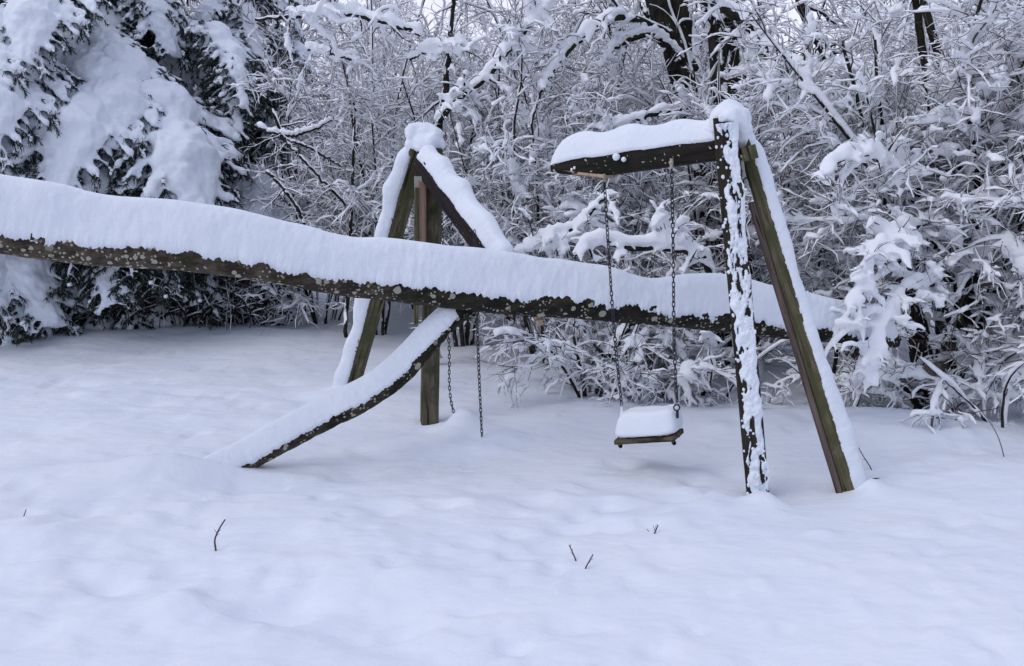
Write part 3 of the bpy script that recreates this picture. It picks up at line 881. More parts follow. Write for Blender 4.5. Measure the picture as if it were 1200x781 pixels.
def build_levels(levels, parts_split=1, side_lv=(7, 5, 4, 3, 3), snow_w=(.05, .03, .022, .018, .015), snow_h=(.05, .035, .03, .024, .02), rng=None, gap=.12, prof_far=False, pads=.0, split=False):
    tr, br, sn, fr = MB(), MB(), MB(), MB()
    for i, (P, R) in enumerate(levels):
        tubes(tr if i < parts_split else br, P, R, side_lv[i])
        prof = PROF6 if i <= 2 and not prof_far else PROF4
        if split and i > 1: snow_tubes(fr, P, R, snow_w[i] * .8, snow_h[i] * .8, PROF4 if i == 2 else PROF3, rng=rng, vert=.3, gap=gap, keep=.93)
        snow_tubes(sn, P, R, snow_w[i], snow_h[i], prof, lens=(i > 1), rng=rng, vert=.10 if i < 2 else .25, gap=gap, keep=1 if i < 2 else ((.95 if i < 3 else .88) if not split else (.7 if i < 3 else .18)))
        if i in (1, 2) and pads:        # wider pads where snow has bridged a spray of twigs
            clumps(sn, rng, P, int(len(P) * pads * (5 if i == 1 else 2)), snow_w[i] * 2.4, (.05, .17), .2)
    return (tr, br, sn, fr) if split else (tr, br, sn)

def shrub_meshes(seed, H, stems, spread, n1, n2, n3, L1, L2, L3, r0=.03, g1=.02, g2=.06, g3=.10, up1=.25, tmin=.12, K0=10, snowk=1.0, lean=(0, 0), arch=.0, far=False, twigmat='twig', sw=None, barkmat='bark', a1=(30, 75), pads=.5, wa=.2, fusevox=0):
    rng = np.random.default_rng(seed)
    B = np.zeros((stems, 3)); a = rng.uniform(0, 2 * math.pi, stems)
    B[:, 0] = np.cos(a) * .16 * rng.random(stems) * (stems > 1); B[:, 1] = np.sin(a) * .16 * rng.random(stems) * (stems > 1); B[:, 2] = -.15
    s = spread * rng.uniform(.25, 1, stems)
    D = np.stack([np.cos(a) * s + lean[0], np.sin(a) * s + lean[1], np.ones(stems)], -1)
    P0, R0 = grow(rng, B, D, H * rng.uniform(.7, 1.05, stems) * 1.05, r0 * rng.uniform(.55, 1.1, stems), K0, .14, arch)
    lv = [(P0, R0)]
    lv.append(spawn(rng, P0, R0, n1, tmin, .98, a1, L1, 9, .28, g1, .55, .006, up1))
    lv.append(spawn(rng, *lv[1], n2, .1, .98, (30, 80), L2, 7, .36, g2, .6, .0034, 0.05, flat=.3))
    # twigs from level 1 and 2
    if n3:
        a_ = spawn(rng, *lv[2], int(n3 * .75), .1, 1, (25, 80), (L3[0] * .8, L3[1] * 1.0), 5, .42, g3, .7, .0026, 0, flat=.2)
        b_ = spawn(rng, *lv[1], n3 - int(n3 * .75), .1, 1, (35, 90), (L3[0] * .8, L3[1] * 1.0), 5, .42, g3, .35, .0026, 0, flat=.2)
        lv.append((np.concatenate([a_[0], b_[0]]), np.concatenate([a_[1], b_[1]])))
    w = np.array(sw or (.026, .019, .0125, .0085, .007)) * snowk
    tr, br, sn, *fr = build_levels(lv, 1, snow_w=tuple(w), snow_h=tuple(w * 1.25), rng=rng, prof_far=far, pads=pads, split=bool(fusevox))
    # long bare shoots whose snow has dropped off
    p, r = spawn(rng, *lv[1], n1, .1, .95, (20, 70), (.35, 1.0), 7, .12, .0, .5, .0045, .15)
    tubes(br, p, r, 4)
    p2, r2 = spawn(rng, p, r, n1 * 3, .2, .95, (25, 60), (.12, .4), 4, .12, .0, .7, .003)
    tubes(br, p2, r2, 3)
    sm = sn.mesh('shrub_snow', [M['snow_twig']])
    if fusevox:
        sm = fuse(sm, fusevox, 2, thin=.27)
        f = fr[0].mesh('frost', [M['snow_twig']]); bm = bmesh.new(); bm.from_mesh(sm); bm.from_mesh(f); bm.to_mesh(sm); bm.free(); bpy.data.meshes.remove(f)
    return (tr.mesh('shrub_trunk', [M[barkmat]]), br.mesh('shrub_crown', [M[twigmat]]), sm)

def make_shrub(name, label, cat, meshes, loc, rotz=0, scale=1, group=None):
    r = thing(name, label, cat, loc, group, rotz, scale)
    add('trunk', meshes[0], r); c = add('crown', meshes[1], r); add('snow_load', meshes[2], c)
    return r

def gloc(px, py, d):
    """ground point in the column of pixel px, d ahead"""
    x = (px - 600) / F * d * (math.cos(TH) + 0.0)
    return (x, d, float(gz(x, d)) - .03)

def hero_limb(rows, parent, snow=1.0, subs=10, seed=0, subL=(.2, .5), matn='trunk', sides=8, label=None, name='branch', grav=.1):
    """rows: px,py,d,width px"""
    P = [(*at(x, y, d), w / 2 * d / F) for x, y, d, w in rows]
    Q, t = resample(P, 40)
    rng = np.random.default_rng(seed)
    b, s = MB(), MB()
    PP, RR = Q[None, :, :3], np.maximum(Q[None, :, 3], .003)
    PP = PP + .02 * rng.normal(size=PP.shape) * .3
    tubes(b, PP, RR, sides)
    snow_tubes(s, PP, RR, .03 * snow, .055 * snow, PROF6, lens=False, rng=rng, vert=.06, rough=.3, gap=.05)
    if subs:
        l1 = spawn(rng, PP, RR, int(subs * 1.4), .1, 1, (30, 75), subL, 7, .34, grav * .6, .5, .004, flat=.2)
        l2 = spawn(rng, *l1, subs * 8, .1, 1, (30, 70), (.08, .26), 5, .4, grav * .6, .6, .0025, flat=.2)
        for p, r in (l1, l2):
            tubes(b, p, r, 4); snow_tubes(s, p, r, (.015 if p is l1[0] else .010) * snow, (.020 if p is l1[0] else .014) * snow, PROF6, rng=rng, vert=.25, keep=.85)
    if snow > .8 and subs: clumps(s, rng, PP, subs * 2, .045 * snow, (.08, .25)); clumps(s, rng, l1[0], subs * 5, .035 * snow, (.06, .2))
    o = put_world(name, b.mesh('limb', [M[matn]]), parent, label=label)
    sm = s.mesh('limb_snow', [M['snow_twig']])
    add('snow_load', fuse(sm, .014, 2, thin=.4) if subs and snow > .8 else sm, o)
    return o

# --- near shrubs, each its own mesh
def near_shrubs():
    # big many-stemmed bush right
    m = shrub_meshes(101, 3.6, 15, .30, 120, 950, 5600, (.6, 1.5), (.3, .75), (.12, .34), r0=.045, g1=.05, g2=.06, g3=.05, up1=.35, snowk=1.3, tmin=.38, barkmat='trunk', pads=.9, fusevox=.016)
    rb = make_shrub('bare_shrub', 'tall many-stemmed bush loaded with snow at the right, dark stems at its foot', 'bush', m, gloc(1105, 0, 7.9), 0)
    hero_limb([(1112, 330, 7.8, 9), (1085, 270, 7.4, 8), (1045, 275, 6.9, 6), (1012, 320, 6.6, 5), (995, 372, 6.45, 3)], rb, 1.3, 22, 81, subL=(.2, .5), label='arching limb hanging over the end of the fallen trunk')
    hero_limb([(1115, 380, 7.7, 8), (1095, 335, 7.2, 7), (1060, 340, 6.8, 5), (1035, 380, 6.6, 4), (1022, 440, 6.5, 2)], rb, 1.2, 18, 82, subL=(.2, .45))
    hero_limb([(1125, 350, 7.8, 8), (1150, 290, 7.3, 7), (1185, 290, 6.9, 5), (1215, 330, 6.6, 4)], rb, 1.3, 18, 83, subL=(.2, .5))
    hero_limb([(1100, 300, 7.8, 8), (1060, 200, 7.4, 7), (1010, 180, 7.1, 5), (960, 200, 6.9, 3)], rb, 1.2, 20, 84, subL=(.2, .5))
    # bush just left of it, finer
    m = shrub_meshes(102, 2.7, 8, .35, 80, 560, 2600, (.6, 1.4), (.3, .7), (.12, .32), r0=.03, g1=.04, g2=.05, g3=.04, snowk=1.25, tmin=.2, pads=.6, fusevox=.018)
    make_shrub('bare_shrub', 'slender snowy bush filling the gap right of the leaning rear leg', 'bush', m, gloc(985, 0, 8.7), 1.4)
    # low thicket bush behind swing
    m = shrub_meshes(103, 1.35, 9, .75, 45, 260, 800, (.4, 1.0), (.25, .6), (.10, .28), r0=.022, g1=.10, g2=.12, g3=.10, up1=0, snowk=1.1, arch=.05, fusevox=.013)
    make_shrub('bare_shrub', 'low arching bush under the fallen trunk left of the snowy swing seat', 'bush', m, gloc(690, 0, 8.1), 0)
    m = shrub_meshes(104, 2.5, 9, .45, 90, 650, 3000, (.6, 1.3), (.3, .7), (.12, .32), r0=.028, g1=.04, g2=.05, g3=.04, snowk=1.35, pads=.6, fusevox=.019)
    make_shrub('bare_shrub', 'dense snowy bush standing behind the chains of the hanging swing', 'bush', m, gloc(735, 0, 9.4), 2.2)
    m = shrub_meshes(105, 3.6, 8, .45, 90, 650, 2800, (.6, 1.3), (.3, .7), (.12, .32), r0=.026, g1=.04, g2=.05, g3=.04, snowk=1.25, fusevox=.020)
    make_shrub('bare_shrub', 'snowy bush between the hanging left beam and the right beam stub', 'bush', m, gloc(640, 0, 9.9), .6)
    # low snowy sprays
    m = shrub_meshes(106, .85, 7, .95, 22, 120, 340, (.3, .7), (.2, .45), (.10, .24), r0=.012, g1=.12, g2=.14, g3=.10, up1=0, snowk=1.35, arch=.08, fusevox=.011)
    make_shrub('low_shrub', 'low drooping snowy bush at the foot of the leaning rear leg', 'bush', m, gloc(1000, 0, 7.3), 0, .8)
    make_shrub('low_shrub', 'low snowy tangle between the swing seat and the plastered front leg', 'bush', m, gloc(835, 0, 8.0), 2.5, 1.15)
    make_shrub('low_shrub', 'low snowy spray at the bottom of the right edge bush', 'bush', m, gloc(1195, 0, 6.9), 1.2, 1.1)
    make_shrub('low_shrub', 'low snowy tangle right behind the swing seat, on the pale bank', 'bush', m, gloc(775, 0, 8.5), 4.1, 1.1)
    # right edge
    m = shrub_meshes(107, 3.1, 9, .45, 85, 650, 3400, (.6, 1.3), (.3, .7), (.12, .32), r0=.018, g1=.08, g2=.08, g3=.06, up1=.1, snowk=1.5, arch=.02, pads=.8, fusevox=.018)
    make_shrub('bare_shrub', 'heavily laden bush reaching in from the right edge', 'bush', m, gloc(1290, 0, 7.1), .3)
near_shrubs()

# --- middle and far trees share three meshes
def mid_trees():
    V = [shrub_meshes(201, 4.7, 3, .18, 80, 600, 3300, (.8, 1.9), (.35, .9), (.15, .38), r0=.06, g1=.02, g2=.03, g3=.03, snowk=1.15, tmin=.12, K0=12, far=True, pads=.22),
         shrub_meshes(202, 4.2, 7, .30, 90, 650, 3300, (.6, 1.5), (.35, .8), (.15, .38), r0=.035, g1=.02, g2=.03, g3=.03, snowk=1.15, tmin=.1, far=True, pads=.22),
         shrub_meshes(203, 3.2, 10, .40, 70, 450, 2000, (.5, 1.1), (.3, .7), (.12, .35), r0=.022, g1=.02, g2=.03, g3=.03, snowk=1.15, tmin=.1, far=True, pads=.22)]
    rng = np.random.default_rng(12)
    # px, distance, variant, label
    spots = [(375, 12.6, 2, 'fine snowy sapling just right of the spruces, behind the left leg'),
             (440, 11.6, 1, 'twiggy snowy tree behind the left frame leg'),
             (545, 10.9, 1, 'twiggy snowy tree right behind the left frame joint'),
             (600, 12.5, 0, 'taller snowy tree between the two frame halves'),
             (330, 14.0, 0, 'tall twiggy tree whose branches reach over the spruce edge'),
             (700, 11.2, 1, 'snowy tree above the right beam stub'),
             (900, 10.8, 1, 'snowy tree right of the thick dark trunk'),
             (1040, 10.9, 1, 'snowy tree behind the big right bush'),
             (1150, 11.5, 0, 'snowy tree high above the right bush'),
             (1240, 10.0, 1, 'snowy tree at the right edge'),
             (860, 9.6, 2, 'bushy snowy growth behind the plastered front leg'),
             (490, 13.6, 2, 'small snowy bush seen through the left frame')]
    for px, d, v, lab in spots:
        make_shrub('bare_tree', lab, 'tree', V[v], gloc(px, 0, d), rng.uniform(0, 6.28), rng.uniform(.92, 1.1))
    W = [shrub_meshes(301, 5.6, 9, .30, 90, 700, 2600, (.6, 1.6), (.35, .9), (.2, .5), r0=.03, g1=.01, g2=.02, g3=.03, snowk=1.5, tmin=.05, pads=.12, far=True, twigmat='hazed_twig'),
         shrub_meshes(302, 6.5, 5, .2, 90, 700, 2600, (.7, 1.8), (.35, 1.), (.2, .5), r0=.045, g1=.01, g2=.02, g3=.03, snowk=1.5, tmin=.05, pads=.12, K0=12, far=True, twigmat='hazed_twig')]
    k = 0
    for row, (d, n) in enumerate(((15.5, 5), (19, 6), (24, 7), (30, 9))):
        for i in range(n):
            x = (i + .5 + rng.uniform(-.35, .35)) / n * 1.35 - .675
            dd = d + rng.uniform(-1.2, 1.2); px = 600 + x * 1100 * 1.0
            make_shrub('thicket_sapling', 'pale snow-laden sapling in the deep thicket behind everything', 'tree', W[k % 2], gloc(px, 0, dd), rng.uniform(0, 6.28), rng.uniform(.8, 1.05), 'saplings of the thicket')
            k += 1
mid_trees()

# --- thick dark trunks and single snowy limbs
def hero_trees():
    r = thing('tree', 'thick dark upright trunk rising above the top of the standing swing frame', 'tree', gloc(872, 0, 9.3))
    hero_limb([(838, -180, 9.3, 32), (842, -40, 9.3, 34), (848, 60, 9.3, 34), (856, 160, 9.3, 35), (864, 300, 9.3, 37), (872, 440, 9.3, 42)], r, .0, 0, 1, sides=14, name='trunk')
    hero_limb([(845, -60, 9.25, 16), (822, -5, 9.1, 14), (862, 18, 9.0, 13), (893, 48, 8.9, 12), (915, 85, 8.8, 10), (940, 140, 8.7, 6), (952, 180, 8.7, 3)], r, 1.1, 16, 2, label='snowy limb drooping to the right of the trunk')
    hero_limb([(850, 95, 9.2, 10), (880, 88, 8.9, 8), (930, 82, 8.7, 7), (1003, 84, 8.5, 5), (1060, 100, 8.4, 3)], r, 1.2, 16, 3)
    hero_limb([(852, 130, 9.2, 9), (800, 128, 9.0, 7), (740, 140, 8.8, 5), (690, 150, 8.7, 3)], r, 1.1, 8, 33)
    r = thing('tree', 'pair of dark leaning trunks with snow stripes, left of the thick upright trunk', 'tree', gloc(850, 0, 9.9))
    hero_limb([(738, -120, 9.9, 24), (765, -10, 9.9, 25), (787, 50, 9.9, 26), (802, 100, 9.9, 27), (822, 180, 9.9, 28), (850, 430, 9.9, 34)], r, .35, 0, 4, sides=12, name='trunk')
    hero_limb([(775, -120, 10, 18), (793, -10, 10, 20), (806, 50, 10, 20), (815, 100, 9.95, 20), (830, 180, 9.9, 20)], r, .35, 0, 5, sides=10, name='trunk')
    hero_limb([(795, 70, 9.8, 12), (765, 42, 9.7, 9), (738, 45, 9.6, 8), (715, 60, 9.5, 5)], r, 1.0, 6, 6)
    hero_limb([(785, 40, 9.8, 12), (730, 20, 9.5, 9), (680, 45, 9.2, 8), (640, 95, 9.0, 5), (620, 150, 8.9, 3)], r, 1.1, 12, 46)
    # right trunks
    r = thing('tree', 'slim dark pair of trunks in the upper right, half hidden by snowy twigs', 'tree', gloc(1150, 0, 9.3))
    hero_limb([(1072, -80, 9.3, 7), (1087, 20, 9.3, 9), (1110, 90, 9.3, 10), (1125, 150, 9.3, 10), (1140, 300, 9.3, 14), (1150, 450, 9.3, 16)], r, .4, 8, 7, name='trunk')
    hero_limb([(1066, -80, 9.4, 7), (1078, 40, 9.4, 9), (1088, 110, 9.4, 10), (1094, 200, 9.4, 10), (1105, 440, 9.4, 15)], r, .4, 6, 8, name='trunk')
    hero_limb([(1190, -40, 8.5, 5), (1172, 5, 8.4, 6), (1150, 35, 8.3, 6), (1145, 75, 8.3, 6), (1138, 110, 8.3, 6)], r, 1.3, 10, 9)
    r = thing('tree', 'thin dark trunk leaning in the upper right centre, right of the thick trunk', 'tree', gloc(985, 0, 9.5))
    hero_limb([(925, -60, 9.5, 10), (945, 20, 9.5, 11), (965, 60, 9.5, 11), (985, 110, 9.5, 10), (990, 300, 9.5, 12), (990, 450, 9.5, 14)], r, .5, 10, 10, name='trunk')
    # limbs in the middle
    r = thing('tree', 'thin dark stem behind the left frame joint with a snowy limb rising right', 'tree', gloc(512, 0, 9.6))
    hero_limb([(535, -60, 9.6, 4), (528, 40, 9.6, 6), (521, 110, 9.6, 8), (511, 170, 9.6, 9), (508, 300, 9.6, 9), (512, 420, 9.6, 11)], r, .5, 8, 12, name='trunk')
    hero_limb([(512, 145, 9.5, 8), (540, 112, 9.3, 8), (568, 92, 9.2, 7), (600, 55, 9.0, 6), (640, 8, 8.9, 5), (670, -30, 8.9, 4)], r, 1.6, 20, 13, label='long thickly snowed limb rising to the upper right')
    r = thing('tree', 'bush whose snow-heavy curved limb lies level behind the swing chains above the trunk', 'bush', gloc(745, 0, 8.3))
    hero_limb([(700, 470, 8.2, 13), (708, 430, 8.1, 12), (735, 385, 8.0, 11), (752, 368, 7.95, 8)], r, .9, 8, 14)
    hero_limb([(820, 480, 8.2, 8), (830, 400, 8.1, 10), (820, 300, 7.9, 9), (780, 290, 7.8, 9), (740, 290, 7.75, 9), (700, 284, 7.7, 8), (672, 300, 7.6, 4)], r, 2.0, 12, 15, label='level limb piled with snow')
    hero_limb([(612, 288, 8.2, 3), (640, 276, 8.1, 5), (668, 268, 8.1, 6), (700, 240, 8.1, 5), (716, 225, 8.1, 3)], r, 1.4, 9, 16)
    r = thing('tree', 'thin-limbed tree behind the spruce edge with long bare dark limbs crossing low', 'tree', gloc(405, 0, 10.6))
    hero_limb([(405, 395, 10.6, 5), (408, 330, 10.6, 5), (412, 240, 10.6, 4), (416, 120, 10.6, 3)], r, .3, 8, 17, name='trunk')
    hero_limb([(300, 150, 10.2, 5), (318, 156, 10.2, 5), (345, 158, 10.2, 4), (372, 150, 10.2, 3), (392, 138, 10.2, 2)], r, .5, 4, 18)
    hero_limb([(318, 128, 10.2, 4), (335, 165, 10.2, 4), (362, 195, 10.2, 3), (405, 240, 10.4, 3)], r, .3, 5, 19)
    hero_limb([(330, 160, 10.2, 3), (365, 175, 10.2, 3), (400, 195, 10.4, 2)], r, .3, 4, 20)
    hero_limb([(312, 200, 10.4, 4), (335, 225, 10.4, 4), (352, 250, 10.4, 4), (360, 275, 10.4, 4)], r, .3, 4, 21)
    hero_limb([(300, 22, 9.6, 4), (350, 20, 9.5, 5), (400, 16, 9.5, 6), (450, 26, 9.4, 6), (494, 40, 9.4, 6)], r, 1.3, 12, 22, label='snowy limb across the top between spruce and frame')
    hero_limb([(480, 70, 9.6, 3), (500, 60, 9.6, 4), (545, 50, 9.6, 3)], r, 1.2, 6, 23)
    hero_limb([(360, 58, 9.8, 3), (385, 62, 9.8, 4), (420, 72, 9.8, 3)], r, 1.0, 6, 24)
hero_trees()

# broken grey stem in the right bush
def broken_stem():
    r = thing('broken_branch', 'pale grey snapped branch lying against the stems of the right bush', 'branch', tuple(at(1080, 440, 7.3)))
    me, mt = timber('wood', at(1050, 444, 7.25), at(1105, 430, 7.4), .085, .075, [M['grey_wood']], side=(0, 0, 1), n=14, wob=.12, seed=3, broken1=.05)
    put('wood', me, mt, r)
    me, mt = timber('wood', at(1114, 490, 7.5), at(1102, 420, 7.6), .09, .08, [M['post_brown']], side=(1, 0, 0), n=14, wob=.14, seed=4)
    r = thing('stump', 'reddish brown short stump at the foot of the right bush', 'stump', tuple(at(1112, 490, 7.5)))
    put('trunk', me, mt, r)
    hero_limb([(1000, 375, 7.6, 3), (1022, 415, 7.5, 6), (1050, 445, 7.4, 8), (1080, 480, 7.5, 8)], r, .6, 4, 51)
broken_stem()

# ------------------------------------------------------------------ spruces
def bough_meshes(seed, L=2.0, slope=.55, droop=.16, wide=.55, nlat=15, snow=1.0, needle=1.0, voxel=.025, fr=.5, aw_k=1.0):
    """bough along +x from the origin, sinking outwards"""
    rng = np.random.default_rng(seed)
    K = 14
    t = np.linspace(0, 1, K)
    axp = np.stack([L * t * (1 - .12 * t), .05 * np.sin(t * 4 + seed), .12 * np.sin(t * 3.0) * L * .3 - slope * L * t ** 1.4 - droop * L * t ** 3], -1)
    axis = (axp[None], (0.028 * (1 - .8 * t))[None])
    # laterals
    tl = np.linspace(.16, .97, nlat); tl = np.repeat(tl, 2) + rng.uniform(-.02, .02, nlat * 2); tl = np.clip(tl, .1, .98)
    sg = np.tile([1, -1], nlat)
    B = np.stack([np.interp(tl, t, axp[:, i]) for i in range(3)], -1)
    T = nrm(np.stack([np.interp(np.clip(tl + .03, 0, 1), t, axp[:, i]) for i in range(3)], -1) - B)
    Yv = np.array([0, 1.0, 0]) * sg[:, None]
    D = T * .55 + Yv * 1.05 + np.array([0, 0, .1])
    Ll = L * wide * (.35 + .75 * np.sin(np.clip(tl, 0, 1) * 2.4 + .35)) * (1.05 - tl * .75) * rng.uniform(.8, 1.15, len(tl)) + .12
    lp, lr = grow(rng, B, D, Ll, np.full(len(tl), .009), 9, .10, .085)
    sp, sr = spawn(rng, lp, lr, nlat * 11, .15, 1, (30, 60), (.14, .36), 5, .10, .32, .6, .0035, 0, flat=.6)
    wood_ = MB()
    tubes(wood_, *axis, 6); tubes(wood_, lp, lr, 4); tubes(wood_, sp, sr, 3)
    # needles: short blades all round each twig, raked forward
    nd = MB()
    for P, R, dens in ((lp, lr, 130), (sp, sr, 150)):
        N, Kp = P.shape[:2]
        seg = np.linalg.norm(P[:, -1] - P[:, 0], axis=1)
        n = int(dens * seg.sum() * needle)
        idx = rng.choice(N, n, p=seg / seg.sum()); tt = rng.uniform(0.05, 1, n) * (Kp - 1)
        k = np.minimum(tt.astype(int), Kp - 2); f = (tt - k)[:, None]
        C = P[idx, k] * (1 - f) + P[idx, k + 1] * f
        Tt = nrm(P[idx, k + 1] - P[idx, k])
        X = rng.normal(size=(n, 3)); X[:, 2] -= .6; X = nrm(X - (X * Tt).sum(1, keepdims=True) * Tt)
        dd = nrm(Tt * .9 + X * rng.uniform(.5, 1.1, (n, 1)) + (0, 0, -.25)); ln = rng.uniform(.035, .075, n)[:, None]
        W = nrm(np.cross(dd, rng.normal(size=(n, 3)))) * .0065
        V = np.stack([C - W, C + W, C + dd * ln + W * .3, C + dd * ln - W * .3], 1)
        nd.add(V, np.arange(n * 4).reshape(-1, 4))
    # snow: overlapping mounds fused
    sn = MB()
    aw = snow * (.05 + .13 * aw_k * np.sin(np.clip(t, 0.03, 1) * 2.7)) * (1 + .25 * np.sin(t * 17 + seed))
    T_, S_, U_ = frames(axis[0])
    def fat(P, W, H, prof=PROF6):
        N, Kp = P.shape[:2]
        T, S, U = frames(P); U = nrm(U + np.array([0, 0, .8]))
        V = P[:, :, None] + (prof[:, 0][:, None] * S[:, :, None]) * W[..., None, None] + (prof[:, 1][:, None] * U[:, :, None]) * H[..., None, None]
        f = grid_faces(Kp, 6, True)
        sn.add(V, (f[None] + (np.arange(N) * Kp * 6)[:, None, None]).reshape(-1, 4))
        i6 = np.arange(6)
        caps = np.concatenate([(np.arange(N) * Kp * 6)[:, None] + i6[::-1], (np.arange(N) * Kp * 6 + (Kp - 1) * 6)[:, None] + i6])
        sn.Q.setdefault(6, []).append(caps + sn.n - N * Kp * 6)
    fat(axis[0], aw[None] * 1.15, aw[None] * 1.0)
    kk = np.linspace(0, 1, 9)
    prof_l = .088 - .058 * kk ** .8
    wl_ = prof_l[None] * rng.uniform(.7, 1.25, (len(lp), 1)) * (1 + .4 * rng.uniform(-1, 1, (len(lp), 9))) * snow
    wl_[:, -1] *= .35
    fat(lp, wl_, wl_ * .75)
    ks = np.linspace(0, 1, 5)
    pick = rng.random(len(sp)) < fr
    ws = (.036 - .012 * ks)[None] * rng.uniform(.5, 1.3, (pick.sum(), 1)) * snow
    ws[:, -1] *= .4
    fat(sp[pick] + (0, 0, .015), ws, ws * .8)
    nb = int(30 * snow ** 2); C = []; Rr = []
    for i in range(nb):
        q = rng.uniform(.15, .85); c = np.array([np.interp(q, t, axp[:, j]) for j in range(3)])
        C.append(c + (0, rng.normal() * .12 * L * .5 * math.sin(q * 2.8), .03)); Rr.append(rng.uniform(.07, .14) * snow)
    blobs(sn, C, Rr, .6, 10, 7)
    return wood_.mesh('bough_wood', [M['bark']]), nd.mesh('bough_needles', [M['needle']], smooth=False), fuse(sn.mesh('bough_snow_raw', [M['snow_bough']]), voxel, 4, .07, 5.5)

BOUGH = {}
def put_bough(root, kind, base, direction, scale=1.0, roll=0.0, pitch=0.0):
    w, nd, sn = BOUGH[kind]
    o = add('bough', w, root)
    o.location = Vector(base) - Vector(root.location)
    o.rotation_euler = (roll, pitch, direction); o.scale = (scale,) * 3
    add('needles', nd, o); add('snow_load', sn, o)
    return o

def spruces():
    BOUGH['a'] = bough_meshes(1, 2.0, .50, .20, .55, 14, 1.25, fr=.7, aw_k=1.5)
    BOUGH['b'] = bough_meshes(2, 1.7, .45, .25, .48, 11, .95)
    BOUGH['c'] = bough_meshes(3, 1.4, .5, .3, .5, 10, .7, needle=1.2, fr=.35)
    BOUGH['d'] = bough_meshes(4, 1.3, .35, .3, .5, 10, .28, needle=1.6, fr=.15)
    rng = np.random.default_rng(44)
    def tree(px, d, H, label, zs, reach, n_per, kinds='abc'):
        g = gloc(px, 0, d)
        r = thing('spruce_tree', label, 'tree', g)
        rows = [(g[0], g[1], g[2] - .2, .17), (g[0], g[1], g[2] + H * .5, .12), (g[0] + .05, g[1], g[2] + H, .05)]
        put_world('trunk', log_mesh('spruce_trunk', rows, 30, 10, [M['trunk']], .08, 2), r)
        for z in np.arange(zs[0] + .2, zs[1], .6):        # dark inner boughs with little snow
            for k in range(4):
                put_bough(r, 'd', (g[0], g[1], g[2] + z), -.2 - 2.8 * (k + rng.uniform(0, 1)) / 4, reach * rng.uniform(.75, 1.0), rng.uniform(-.3, .3), rng.uniform(0, .3))
        for z in np.arange(*zs):
            a0 = rng.uniform(0, 6.28)
            for k in range(n_per):
                a = a0 + k * 2 * math.pi / n_per + rng.uniform(-.3, .3)
                if math.sin(a) > .55: continue        # hidden side
                kd = kinds[rng.integers(len(kinds))]
                put_bough(r, kd, (g[0], g[1], g[2] + z + rng.uniform(-.12, .12)), a, reach * (1.1 - .06 * z) * rng.uniform(.8, 1.15), rng.uniform(-.2, .2), rng.uniform(-.1, .25))
        return r
    tree(135, 12.6, 7.0, 'big spruce with drooping snow-covered boughs at the left', (.5, 6.0, .50), 0.95, 7)
    t2 = tree(-60, 11.8, 7.0, 'spruce at the left edge with its boughs buried in smooth snow', (.4, 5.6, .52), .95, 7, 'ab')
    t3 = tree(300, 13.6, 6.0, 'thinner spruce behind, its dark needles showing at the upper right of the group', (2.0, 5.2, .5), .62, 6, 'abc')
    for px, py, d, a, sc, kd in ((225, 30, 12.6, -.5, .8, 'b'), (262, 55, 12.4, -.9, .7, 'c'), (285, 80, 12.6, -1.5, .75, 'c'), (300, 200, 12.9, -1.3, .8, 'a'), (255, 130, 12.8, -1.0, .8, 'd'), (320, 95, 12.9, -1.7, .6, 'd'), (270, 180, 12.7, -1.9, .7, 'b')):
        put_bough(t3, kd, at(px, py, d), a, sc, rng.uniform(-.2, .2), .1)
    for px, py, d, a, sc, kd in ((18, 20, 11.2, -1.57, .85, 'a'), (30, 60, 11.1, -1.3, .8, 'a'), (-10, 60, 11.0, -1.8, .9, 'a'), (82, -25, 11.5, -1.5, .75, 'a'), (70, 10, 11.5, -1.7, .6, 'b'), (10, 160, 11.1, -1.4, .7, 'b'), (60, 180, 11.6, -1.6, .6, 'c')):
        put_bough(t2, kd, at(px, py, d), a, sc, rng.uniform(-.2, .2), .1)
    # big boughs that make the picture
    r = thing('spruce_tree', 'front spruce whose broad cone of snow hangs in the middle of the left group', 'tree', gloc(150, 0, 11.9))
    g = r.location
    rows = [(g.x, g.y, g.z - .2, .1), (g.x, g.y, g.z + 1.6, .07), (g.x, g.y + .05, g.z + 3.25, .02)]
    put_world('trunk', log_mesh('front_trunk', rows, 30, 8, [M['trunk']], .08, 2), r)
    for dx, dz, a, s, kd in ((0, 3.62, -1.57, .55, 'a'), (0.02, 3.45, -1.15, .8, 'a'), (-.02, 3.4, -1.95, .75, 'a'), (.05, 3.25, -1.5, 1.0, 'a'), (.1, 3.05, -.8, 1.05, 'a'), (-.1, 2.85, -2.4, .9, 'b'),
                             (.25, 2.75, -1.2, .8, 'b'), (-.25, 2.6, -1.9, .8, 'b'), (.35, 2.55, -.5, .85, 'c'), (-.3, 2.45, -2.7, .8, 'c'), (.0, 2.45, -1.55, .95, 'c'), (.5, 2.35, -1.0, .8, 'b'), (-.5, 2.3, -2.0, .75, 'c'),
                             (0, 1.7, -1.3, 1.0, 'd'), (0, 1.6, -2.1, .95, 'd'), (0, 1.5, -.6, 1.0, 'd'), (.5, 1.5, -1.6, .9, 'd'), (-.4, 1.5, -1.2, .9, 'd'),
                             (-.1, 1.45, -1.5, .75, 'b'), (.45, 1.2, -1.3, .55, 'c'), (-.7, 1.3, -1.7, .8, 'c')):
        put_bough(r, kd, (g.x + dx, g.y, g.z + dz), a, s, rng.uniform(-.2, .2), rng.uniform(0, .15))
    r = thing('young_spruce', 'small rounded spruce mound of snow at the lower left edge', 'tree', gloc(10, 0, 11.35))
    g = r.location
    add('trunk', log_mesh('young_trunk', [(0, 0, -.2, .04), (0, 0, .6, .03), (0, 0, 1.15, .01)], 12, 6, [M['trunk']], .08, 2), r)
